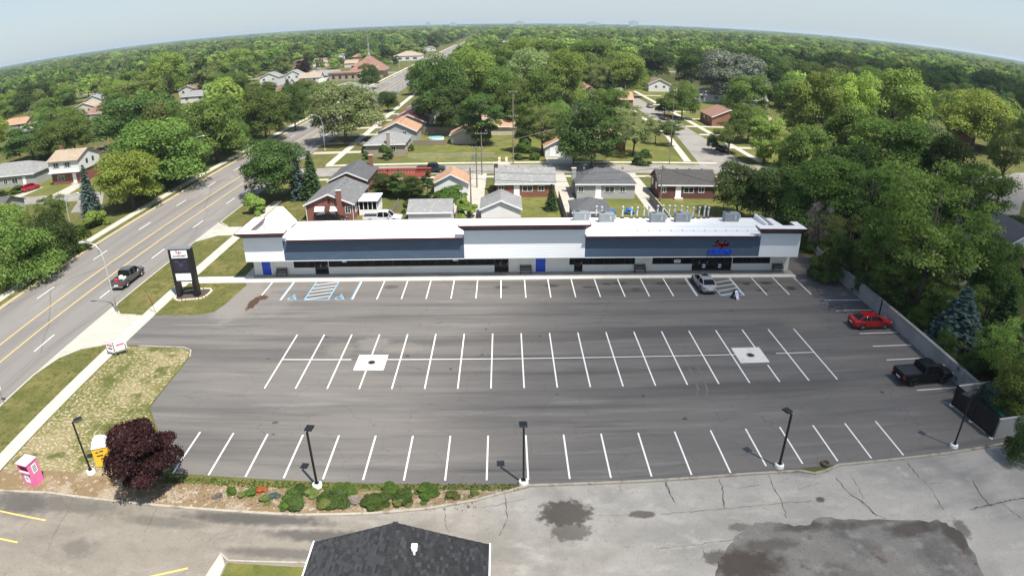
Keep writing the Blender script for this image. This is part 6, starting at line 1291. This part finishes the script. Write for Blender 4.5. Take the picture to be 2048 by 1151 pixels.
TL = [ # west verge and thicket
 (30,560,425,150,'dome','green','leafy thicket tree at the west road edge'),(100,520,420,110,'dome','dark','dark thicket tree beside the west street lamp'),(5,490,410,110,'round','light','light green tree above the west thicket'),(104,470,392,60,'vase','green','slim young tree in front of the west drive'),
 (150,500,455,60,'bush','shrub','low shrub beneath the west street lamp'),(172,428,330,46,'spruce','spruce','blue spruce before the two storey white house'),(189,452,420,50,'bush','light','bright green shrub beside the blue spruce'),
 (255,415,305,140,'round','yellow','yellow green maple on the west verge'),(312,375,243,180,'round','green','broad green tree behind the yellow green maple'),(225,330,285,80,'bare','dead','bare grey twiggy tree beside the broad green tree'),
 (425,322,195,128,'round','green','full green tree by the west sidewalk'),(372,345,235,95,'dome','dark','dark tree between the full green trees on the verge'),(526,282,178,112,'round','green','rounded green tree past the third west lamp'),(586,261,168,72,'round','dark','dark tree leaning to the road beyond the lamp'),(474,297,215,60,'dome','green','low green tree under the rounded one'),
 (275,290,192,170,'round','dark','dark spreading tree behind the verge trees'),(130,285,215,110,'round','green','tree behind the two storey white house'),(60,320,250,110,'round','dark','dark tree beside the long grey house'),(335,225,105,80,'vase','light','open crowned light tree on the west lawn'),(480,165,98,70,'round','light','tall bright tree far on the west side'),
 (70,235,165,80,'round','dark','dark tree near the orange roofed west house'),(120,225,170,70,'round','green','green tree between the west houses'),(15,245,185,60,'round','light','light tree at the far west street'),
 (258,205,172,34,'round','purple','small purple leaved tree among the west houses'),(606,155,120,30,'round','purple','purple leaved tree near the white houses by the road'),
 (35,385,370,34,'bush','shrub','clipped hedge shrub before the long grey house'),(5,392,380,20,'bush','shrub','small round shrub by the long grey house'),
 (575,192,158,30,'spruce','fir','dark conifer before the white houses by the road'),(525,200,165,60,'round','green','tree before the tan house on the west side'),(610,190,160,50,'round','olive','olive tree before the long white house'),(640,200,165,50,'round','green','green tree before the long low building'),
 (292,388,335,74,'dome','dark','dark low growth under the broad green tree'),(383,336,278,64,'dome','dark','dark low growth by the third west lamp'),(448,306,252,50,'dome','dark','dark low growth past the full green tree'),(336,366,318,52,'bush','green','green hedge growth on the west verge'),(497,288,236,44,'dome','dark','dark low growth under the rounded tree'),
 # east of the road
 (543,398,280,150,'round','dark','dense dark maple beside the main road'),(592,398,305,46,'spruce','spruce','blue green spruce beside the dense maple'),(620,398,302,52,'spruce','fir','dark green spruce near the brick houses'),(508,428,388,46,'bush','light','round light green shrub by the alley entrance'),
 (687,285,166,152,'round','pale','broad pale green tree at the cross street corner'),(775,223,183,46,'round','dark','small dark tree on the road verge'),(737,178,128,46,'round','dark','dark round tree before the church'),
 (805,395,345,60,'tall','dark','dark evergreen row tree behind the sun porch'),(770,392,350,60,'tall','dark','evergreen row tree next to the brick gable'),(828,400,355,40,'tall','dark','evergreen row tree near the grey garage'),(855,398,345,26,'column','fir','narrow columnar evergreen in the yard'),(815,425,400,30,'bush','dark','dark yard shrub beside the sun porch'),
 (900,398,372,70,'bush','shrub','yard shrub before the orange roofed garage'),(930,435,395,60,'bush','light','tangled shrub at the alley pole'),(1103,420,368,34,'spruce','fir','small spruce in the back yard of the brick ranch'),
 (772,318,290,32,'bush','dark','round shrub against the tan corner house'),(822,302,288,18,'bush','shrub','small shrub beside the tan corner house'),(732,318,303,22,'bush','dark','dark shrub at the corner house steps'),
 (880,258,112,125,'round','dark','huge dark tree above the maroon roofs'),(945,240,98,105,'round','light','tall green tree behind the huge dark one'),(962,290,190,92,'tall','dark','dark pointed tree above the peach garage'),(1000,245,135,90,'round','green','green tree behind the tall utility pole'),(1063,228,98,95,'round','pale','tall pale blue green tree in the centre'),(1135,232,100,90,'round','light','bright tree right of the pale centre tree'),
 (1052,305,205,52,'tall','green','slim tree by the tall utility pole'),(1085,305,215,80,'loose','olive','loose tangled tree by the tall utility pole'),(1050,318,278,50,'bush','shrub','shrub at the foot of the tall utility pole'),(1118,275,205,60,'round','green','bushy tree behind the white garage'),(1130,300,255,60,'dome','dark','dark thicket beside the white garage'),
 (1218,212,140,42,'spruce','fir','grey green spruce by the bright tree'),(1190,225,178,62,'round','green','round green tree below the spruce'),(1250,195,105,95,'round','light','bright green tree beyond the side street'),(1195,205,128,66,'loose','olive','open branched tree beside the grey spruce'),
 (1186,335,203,138,'round','dark','big willow like tree above the grey sided house'),(1148,328,238,66,'round','light','light green lower growth beside the big willow like tree'),(1270,312,215,95,'loose','pale','sparse leaning tree beside the willow like tree'),(1285,330,300,40,'bush','dark','dark shrub below the sparse leaning tree'),
 (1312,288,240,38,'vase','olive','thin street tree on the corner lawn'),(1345,292,240,46,'vase','green','small street tree near the side street'),(1366,238,165,70,'round','green','leafy tree beside the orange roofed side street house'),(1330,230,196,40,'round','dark','round dark tree on the side street'),(1465,205,103,140,'round','silver','large silvery leaved tree'),
 (1460,308,246,70,'vase','green','spreading street tree at the side street bend'),(1533,326,235,74,'tall','light','light green street tree by the corner'),(1500,285,210,90,'round','green','green tree behind the street trees'),(1425,300,268,24,'round','dark','small dark street tree by the curve'),(1572,335,270,60,'vase','green','street tree at the end of the cross street'),
 (905,268,172,90,'round','dark','dark tree between the maroon roofs and the tall pole'),(1025,262,160,80,'round','green','green tree behind the slim pole tree'),(1085,258,142,92,'round','green','green tree under the pale centre tree'),(1232,258,178,66,'round','green','green tree over the side street corner'),(985,205,92,84,'round','green','tall tree by the main road in the centre block'),(1100,192,82,92,'round','green','tall tree left of the highest centre tree'),(1182,172,78,96,'round','green','tall green tree high in the centre block'),(1300,165,92,90,'round','dark','dark tree beyond the bright green one'),(1045,178,76,86,'round','light','light tree high in the centre block'),(1385,180,95,80,'round','dark','dark tree left of the silvery one'),(1540,200,110,90,'round','dark','dark tree right of the silvery one'),(1590,250,150,90,'round','green','green tree left of the sunlit clump'),
 # east mass
 (1635,300,142,110,'round','light','bright tree at the left of the sunlit east clump'),(1705,295,145,90,'round','yellow','yellowish tree in the sunlit east clump'),(1790,290,138,150,'round','light','big bright tree crowning the sunlit east clump'),(1700,360,212,150,'dome','green','wide green tree below the sunlit clump'),(1790,390,240,170,'round','green','large green tree in the middle of the east mass'),(1610,380,255,110,'round','green','green tree right of the cross street end'),
 (1480,432,325,100,'round','dark','dark dense tree beside the dark brick house'),(1560,450,330,120,'round','dark','dark tree behind the east end of the roof'),(1640,480,310,140,'round','green','green tree over the lane behind the roof'),(1740,490,330,150,'loose','green','feathery tree beyond the screen wall end'),(1690,420,290,120,'round','dark','dark tree deep in the east mass'),
 (1955,300,183,140,'round','yellow','bright yellow green tree in the east'),(1870,320,243,100,'dome','pale','pale rounded tree in the east'),(2015,400,235,90,'vase','olive','tall olive tree by the east road'),(1900,420,270,120,'round','dark','dark tree beside the yellow green one'),(1995,300,200,90,'round','green','green tree behind the yellow green one'),
 (1700,545,438,105,'loose','olive','loose green tree leaning over the screen wall'),(1640,520,405,60,'bare','dead','dead grey branched tree behind the screen wall'),(1870,620,335,230,'loose','light','tall feathery tree with bare limbs beyond the screen wall'),(1790,600,420,140,'loose','green','tall slender feathery tree beyond the wall'),(1940,520,330,150,'loose','green','feathery tree behind the tallest east tree'),
 (1780,610,528,85,'loose','green','light low tree at the wall above the red car'),(1840,600,545,60,'bush','light','bright shrub at the foot of the feathery trees'),(1925,690,575,115,'spruce','spruce','large blue spruce beyond the screen wall'),(2015,690,570,90,'spruce','fir','dark green conifer beside the large blue spruce'),(1840,650,610,70,'bush','shrub','leafy shrub over the screen wall'),(1985,640,530,110,'loose','green','green tree behind the large blue spruce'),
 (2046,840,715,110,'round','light','bright green tree leaning over the bin enclosure'),(1985,820,760,70,'bush','spruce','blue grey juniper behind the enclosure'),(1960,735,700,90,'bush','olive','olive ground shrub beyond the wall'),(2010,745,690,90,'bush','shrub','green ground shrub beyond the wall'),(1910,700,665,60,'bush','olive','low shrub beyond the wall by the black pickup'),(2035,700,640,80,'bush','dark','dark shrub at the far east edge'),(2030,480,430,60,'round','dark','dark tree by the east road curve'),
 (1680,560,470,70,'dome','dark','dark leafy growth hanging over the top of the screen wall'),(1745,565,470,90,'dome','green','leafy growth behind the wall by the loose tree'),(1800,560,480,90,'dome','dark','dark growth under the slender feathery tree'),(1860,560,490,90,'dome','green','leafy growth below the tallest feathery tree'),(1900,600,520,80,'loose','green','feathery growth before the shed'),(1820,520,400,120,'round','dark','dark tree behind the slender feathery tree'),(1760,450,350,110,'round','dark','dark tree at the back of the east yards'),(1880,500,360,110,'loose','green','thin feathery tree behind the shed'),(1630,500,440,60,'dome','dark','dark growth at the lane end behind the roof'),(1870,640,590,60,'bush','green','green growth spilling over the wall coping'),(1800,625,585,50,'bush','dark','dark growth at the wall above the red car'),(1975,560,470,80,'round','dark','dark tree beside the grey roofed east house'),(2020,560,500,60,'bush','dark','dark hedge by the brown roofed east house'),(1890,650,600,70,'dome','dark','dark growth left of the large blue spruce'),(1965,690,640,60,'bush','dark','dark growth between the conifers'),
 (2035,790,640,130,'loose','light','light feathery tree leaning out over the bin enclosure'),(1990,750,655,95,'loose','green','feathery tree between the conifers and the enclosure'),(1915,665,560,110,'loose','green','feathery tree behind the blue spruce top'),(2000,640,480,110,'round','green','green tree above the conifers'),(1890,710,650,60,'dome','dark','dark growth along the wall by the black pickup'),(1945,765,700,60,'dome','dark','dark growth at the wall end by the enclosure'),(1850,655,600,60,'dome','green','green growth leaning over the wall'),(1760,600,550,60,'dome','green','leafy growth on the wall near the first side bay'),(1710,560,500,60,'dome','green','leafy growth on the wall by the building end'),
 (2050,920,840,70,'dome','dark','dark growth beyond the bin enclosure'),(2030,790,720,70,'dome','dark','dark growth behind the enclosure junipers'),
 (1590,478,400,70,'round','dark','dark tree just behind the wall end of the roof'),(1650,560,500,60,'bush','green','green shrub at the top end of the screen wall'),(1740,590,545,60,'bush','dark','dark shrub behind the screen wall'),(1720,500,420,80,'round','dark','dark tree behind the wooden pole'),
]
for r_ in TL: TP(*r_)
# purple maple in front, finest leaves
tree(-24.45,31.95,5.1,5.5,'fine','purple','dense purple leaved maple at the lot corner', rz=.8)
# clipped shrubs in the planting strip
for i, (px, w_, h_, col, lb) in enumerate((((463,985),1.0,.6,'shrub','small green shrub at the start of the planting strip'),((503,988),1.2,.7,'shrub','green shrub beside the rust coloured one'),((522,984),.9,.65,'rust','small rust coloured shrub in the planting strip'),((548,995),.8,.5,'spruce','tiny grey green shrub in the planting strip'),((588,1005),2.2,.95,'dark','wide dark juniper by the planting strip light pole'),((600,985),1.5,.8,'dark','dark juniper touching the light pole footing'),((672,1000),2.4,1.0,'dark','largest dark juniper in the planting strip'),((690,985),1.8,.8,'shrub','green juniper behind the largest one'),((752,1005),1.9,.95,'dark','dark juniper before the office roof peak'),((805,998),2.0,.95,'dark','dark juniper right of the roof peak'),((780,983),1.7,.7,'shrub','low green shrub between two junipers'),((855,985),1.6,.85,'shrub','last green shrub in the planting strip'))):
    g = G(*px); tree(g[0], g[1]+.1, h_*.5, w_*.95, 'bush', col, lb, 'shrubs in the planting strip')
for i, (x, y, w_, h_, col) in enumerate(((-17.6,31.5,.9,.3,'olive'),(-15.9,31.2,1.0,.35,'olive'),(-14.2,31.0,1.3,.4,'shrub'),(-11.6,31.1,1.5,.4,'olive'),(-9.9,31.3,1.2,.35,'dead'),(-8.4,31.0,1.4,.4,'shrub'),(-6.9,31.2,1.3,.35,'olive'),(-5.3,31.7,1.1,.35,'shrub'),(-3.6,31.9,1.0,.3,'olive'),(-2.2,32.1,.8,.25,'olive'),(-19.3,31.3,.7,.25,'dead'),(-12.9,31.9,1.1,.35,'olive'))):
    tree(x, y, h_, w_, 'bush', col, 'scruffy low growth between the planting strip shrubs', 'scruffy growth in the planting strip')
# suburban trees filling in between, each its own
def blocked(x, y, r):
    if -67-r*.6 < x < -40+r*.6: return True
    if 41-r*.5 < x < 57+r*.3 and y < 300: return True
    if 396-r*.4 < y < 408+r*.4: return True
    for (hx,hy,hr) in HOUSES:
        if abs(x-hx) < hr+r*.55 and hy-hr-r*1.6 < y < hy+hr+r*.5: return True
    for (sx,sy,sr) in SPOTS:
        if (x-sx)**2+(y-sy)**2 < (.62*(sr+r))**2: return True
    return False
KEEP = [(92,298,192,382),(0,325,112,400),(500,140,560,180),(575,140,620,175),(640,140,700,165),(672,95,790,172),(795,92,852,128),(150,188,216,244),(0,232,72,282),(735,195,870,335),(640,150,770,200),(860,95,950,140),(1255,130,1450,330),(0,168,45,200),(375,185,405,225)]
for (px_, w_, dd_, *_q) in FH: KEEP.append((px_[0]-14,px_[1]-20,px_[0]+14,px_[1]+2))
def hides(x, y, H, wd, share=.22):
    tx, ty = PR(x, y, H); bx, by = PR(x, y, H*.08); k = wd/2/math.hypot(x,y,CH)*FL*1.03; cx = (tx+bx)/2
    for (a,b,c,d) in KEEP:
        ox = min(cx+k,c)-max(cx-k,a); oy = min(by,d)-max(ty,b)
        if ox > 0 and oy > 0 and ox*oy > share*min(2*k*(by-ty), (c-a)*(d-b)): return True
    return False
n_free = 0; tries = 0
cols = ['green','green','dark','green','light','olive','dark','pale','green','yellow']
while n_free < 205 and tries < 14000:
    tries += 1
    y = 105+rng.random()**1.15*330; x = (rng.random()*2-1)*(.98*y+30)
    if y < 175 and (x > -68 or -128 < x < -84 and y < 128): continue
    if y < 235 and -25 < x < 60: continue
    if x > 60 and rng.random() < .3: continue
    H = 9.5+7*rng.random(); wd = H*(.9+.4*rng.random())
    if blocked(x, y, wd/2) or hides(x, y, H, wd): continue
    near = y < 300
    kind = ('round','round','tall','dome','round')[int(rng.integers(0,5))] if near else ('round','low','low')[int(rng.integers(0,3))]
    if rng.random() < .05: kind = 'spruce'; wd = H*.42
    hn_ = [(math.hypot(x-hx,y-hy),i) for i,(hx,hy,hr) in enumerate(HOUSES) if i < len(HLAB)]; hd, hi_ = min(hn_)
    side = 'west' if x < -67 else 'east' if x > 57 else 'central'
    c_ = cols[int(rng.integers(0,len(cols)))] if kind != 'spruce' else 'fir'
    look = {'green':'green','dark':'dark green','light':'bright green','olive':'olive green','pale':'pale green','yellow':'yellow green','fir':'dark'}[c_]+' '+{'round':'rounded','tall':'upright','dome':'spreading','low':'rounded','spruce':'pointed'}[kind]+' tree'
    hl_ = ' '.join(HLAB[hi_].split()[:9]); hl_ = hl_.rsplit(' with',1)[0] if hl_.split()[-1] in ('with','and','on','the','of','by','in','a') else hl_
    lab = f'{look} behind the {hl_}' if hd < 30 and y > HOUSES[hi_][1]+3 else f'{look} beside the {hl_}' if hd < 30 else f'{look} in the wooded {side} blocks'
    tree(x, y, H, wd, kind, c_, lab, f'neighbourhood trees in the {side} blocks'); n_free += 1
# small houses scattered through the far blocks, copies of four kinds
FARH = []
for (wm_, rm_, rd_, lb_) in (('sw','rg','x','small white far house with grey roof among the trees'),('sp','rtan','y','small pale far house with tan roof among the trees'),('bricko','rred','hip','small brick far house with reddish roof among the trees'),('sw','rbr','y','small white far house with brown roof among the trees')):
    FARH.append((house('brick_house', lb_, -5.5, -4.5, 5.5, 4.5, 3.0, rd_, 2.1, M[wm_], M[rm_], south=[(-2.6,1.4,1.2,2.4),(2.2,1.4,1.2,2.4)], group='small houses in the far blocks'), lb_)); HOUSES.pop(); HLAB.pop()
nf = 0; tries = 0
while nf < 62 and tries < 4000:
    tries += 1
    y = 300+620*rng.random()**1.2; x = -70-(.95*y-40)*rng.random() if nf < 46 else (rng.random()*2-1)*.8*y
    if blocked(x, y, 7) or (-72 < x < -36): continue
    if any(math.hypot(x-hx, y-hy) < 26 for hx, hy, hr in HOUSES): continue
    src_, lb_ = FARH[nf%4]; t = src_ if nf < 4 else copy_tree(src_)
    t.location = (x, y, 0); t.rotation_euler = (0,0,R_((0,90,180,8,-6)[int(rng.integers(0,5))])); HOUSES.append((x,y,6)); nf += 1
# ------------------------------------------------------------------ far wood: one mass, instanced on points
src = bpy.data.collections.new('wood_source')
for k in range(5):
    me = crown_mesh('wood_crown', 1300, .08, 1.0, 'round' if k < 4 else 'dome', .05, 20)[0]
    me.materials.append(LM[['green','dark','olive','light','green'][k]]); o = bpy.data.objects.new('wood_crown', me); src.objects.link(o)
P = []; Sc = []; Vi = []; Rz = []
def scatter(y0, y1, n, h0, h1, wk, spread=1.02):
    c = 0
    while c < n:
        y = math.sqrt(y0*y0+(y1*y1-y0*y0)*rng.random()); x = (rng.random()*2-1)*(spread*y+40)
        H = h0+(h1-h0)*rng.random(); wd = H*wk*(.8+.5*rng.random())
        if -68-wd*.4 < x < -38+wd*.4 and y < 1500: c += .02; continue
        if 395-wd*.3 < y < 409+wd*.3: c += .2; continue
        if y < 960 and any(abs(x-hx) < hr+wd*.42 and hy-hr-max(wd*1.3,(H-3)*y/26*.8) < y < hy+hr+2 for hx,hy,hr in HOUSES): c += .05; continue
        if y < 520 and any((x-sx)**2+(y-sy)**2 < (.6*(sr+wd/2))**2 for sx,sy,sr in SPOTS): c += .2; continue
        if y < 420 and hides(x, y, H, wd): c += .1; continue
        P.append((x,y,0)); Sc.append((wd,wd,H)); Vi.append(int(rng.integers(0,5))); Rz.append(rng.random()*6.28); c += 1
scatter(340,700,3000,7,17,1.0); scatter(700,1500,5200,7,19,1.1); scatter(1500,3200,5200,10,16,1.9); scatter(3200,10500,8500,10,19,3.8)
# woods behind the east clumps and close by the sides
scatter(200,345,420,8,14,.95)
me = bpy.data.meshes.new('far_wood'); me.from_pydata(P, [], [])
for nm, ty_, dat in (('isc','FLOAT_VECTOR',np.array(Sc,np.float32).ravel()),('ivi','INT',np.array(Vi,np.int32)),('irz','FLOAT',np.array(Rz,np.float32))):
    a_ = me.attributes.new(nm, ty_, 'POINT'); a_.data.foreach_set('vector' if ty_ == 'FLOAT_VECTOR' else 'value', dat)
fw = link('far_wood', me); tag(fw, 'wooded suburbs reaching to the horizon', 'trees', None, 'stuff')
ng = bpy.data.node_groups.new('wood_on_points','GeometryNodeTree'); ng.interface.new_socket('Geometry', in_out='INPUT', socket_type='NodeSocketGeometry'); ng.interface.new_socket('Geometry', in_out='OUTPUT', socket_type='NodeSocketGeometry')
gn = ng.nodes; gi = gn.new('NodeGroupInput'); go = gn.new('NodeGroupOutput'); ip = gn.new('GeometryNodeInstanceOnPoints'); ci = gn.new('GeometryNodeCollectionInfo'); ci.inputs['Collection'].default_value = src; ci.inputs['Separate Children'].default_value = True; ci.inputs['Reset Children'].default_value = True
mp_ = gn.new('GeometryNodeMeshToPoints')
def nattr(nm, ty_): q = gn.new('GeometryNodeInputNamedAttribute'); q.data_type = ty_; q.inputs['Name'].default_value = nm; return q.outputs['Attribute']
ng.links.new(gi.outputs[0], ip.inputs['Points']); ng.links.new(ci.outputs[0], ip.inputs['Instance']); ip.inputs['Pick Instance'].default_value = True
ng.links.new(nattr('ivi','INT'), ip.inputs['Instance Index']); ng.links.new(nattr('isc','FLOAT_VECTOR'), ip.inputs['Scale'])
cx_ = gn.new('ShaderNodeCombineXYZ'); ng.links.new(nattr('irz','FLOAT'), cx_.inputs[2]); ng.links.new(cx_.outputs[0], ip.inputs['Rotation'])
ng.links.new(ip.outputs[0], go.inputs[0]); md = fw.modifiers.new('wood','NODES'); md.node_group = ng
# ------------------------------------------------------------------ small ground litter and weeds
wd_ = []
def tufts(name, region, n, col, s0, s1, label):
    C = []; 
    while len(C) < n:
        x = region[0]+(region[2]-region[0])*rng.random(); y = region[1]+(region[3]-region[1])*rng.random(); C.append((x,y,.02+.08*rng.random()))
    C = np.array(C); me = leaf_mesh(name, C, np.tile([0,0,.4],(len(C),1)), s0+(s1-s0)*rng.random(len(C)), rng.random(len(C))); me.materials.append(LM[col]); o = link(name, me); tag(o, label, 'weeds', None, 'stuff')
tufts('weed_tufts', (-24,32.4,.8,33.1), 900, 'shrub', .05,.13, 'green weeds along the lot edge')
tufts('dry_litter', (-24,30.5,-2,32.4), 900, 'dead', .03,.09, 'dry leaf litter in the planting strip')
# ------------------------------------------------------------------ air
HAZE = True
if HAZE:
    hm = bpy.data.materials.new('haze_air'); hm.use_nodes = True; hn = hm.node_tree.nodes; hn.remove(hn['Principled BSDF']); pv = hn.new('ShaderNodeVolumePrincipled'); pv.inputs['Color'].default_value = (.76,.89,1.0,1); pv.inputs['Density'].default_value = 1.2e-4; pv.inputs['Anisotropy'].default_value = .2
    hm.node_tree.links.new(pv.outputs[0], hn['Material Output'].inputs['Volume'])
    o = MB().box(-12500,-9800,-1,12500,14800,44).build('haze', hm); tag(o, 'pale summer haze over the suburbs', 'haze', None, 'stuff')
CLOUDS = True
if CLOUDS:
    cmx = bpy.data.materials.new('cloud_vapour'); cmx.use_nodes = True; hn = cmx.node_tree.nodes; hn.remove(hn['Principled BSDF']); pv = hn.new('ShaderNodeVolumePrincipled'); pv.inputs['Color'].default_value = (1,1,1,1); pv.inputs['Density'].default_value = .022
    cmx.node_tree.links.new(pv.outputs[0], hn['Material Output'].inputs['Volume'])
    def cloud(label, gx, gy, rx, ry, alt, th):
        """cumulus at altitude alt whose shade falls on ground place (gx, gy)"""
        k = alt/SUN_DIR[2]; c = (gx+SUN_DIR[0]*k, gy+SUN_DIR[1]*k, alt)
        bm = bmesh.new(); bmesh.ops.create_icosphere(bm, subdivisions=4, radius=1)
        for v in bm.verts:
            p = v.co; l = 1+.16*math.sin(3.1*p.x+1.3*p.y+gx)*math.cos(2.7*p.y-gy)+.08*math.sin(7*p.x-5*p.y)
            v.co = Vector((p.x*rx*l, p.y*ry*l, p.z**3*th*(l if p.z > 0 else .35)))
        me = bpy.data.meshes.new('cloud'); bm.to_mesh(me); bm.free(); me.materials.append(cmx); o = link('cloud', me, None, c); tag(o, label, 'cloud', 'drifting clouds', 'stuff')
    cloud('fair weather cloud drifting over the east yards', 102.5, 42, 112, 100, 560, 80)
    cloud('fair weather cloud drifting over the east woods', 285, 350, 230, 150, 640, 80)
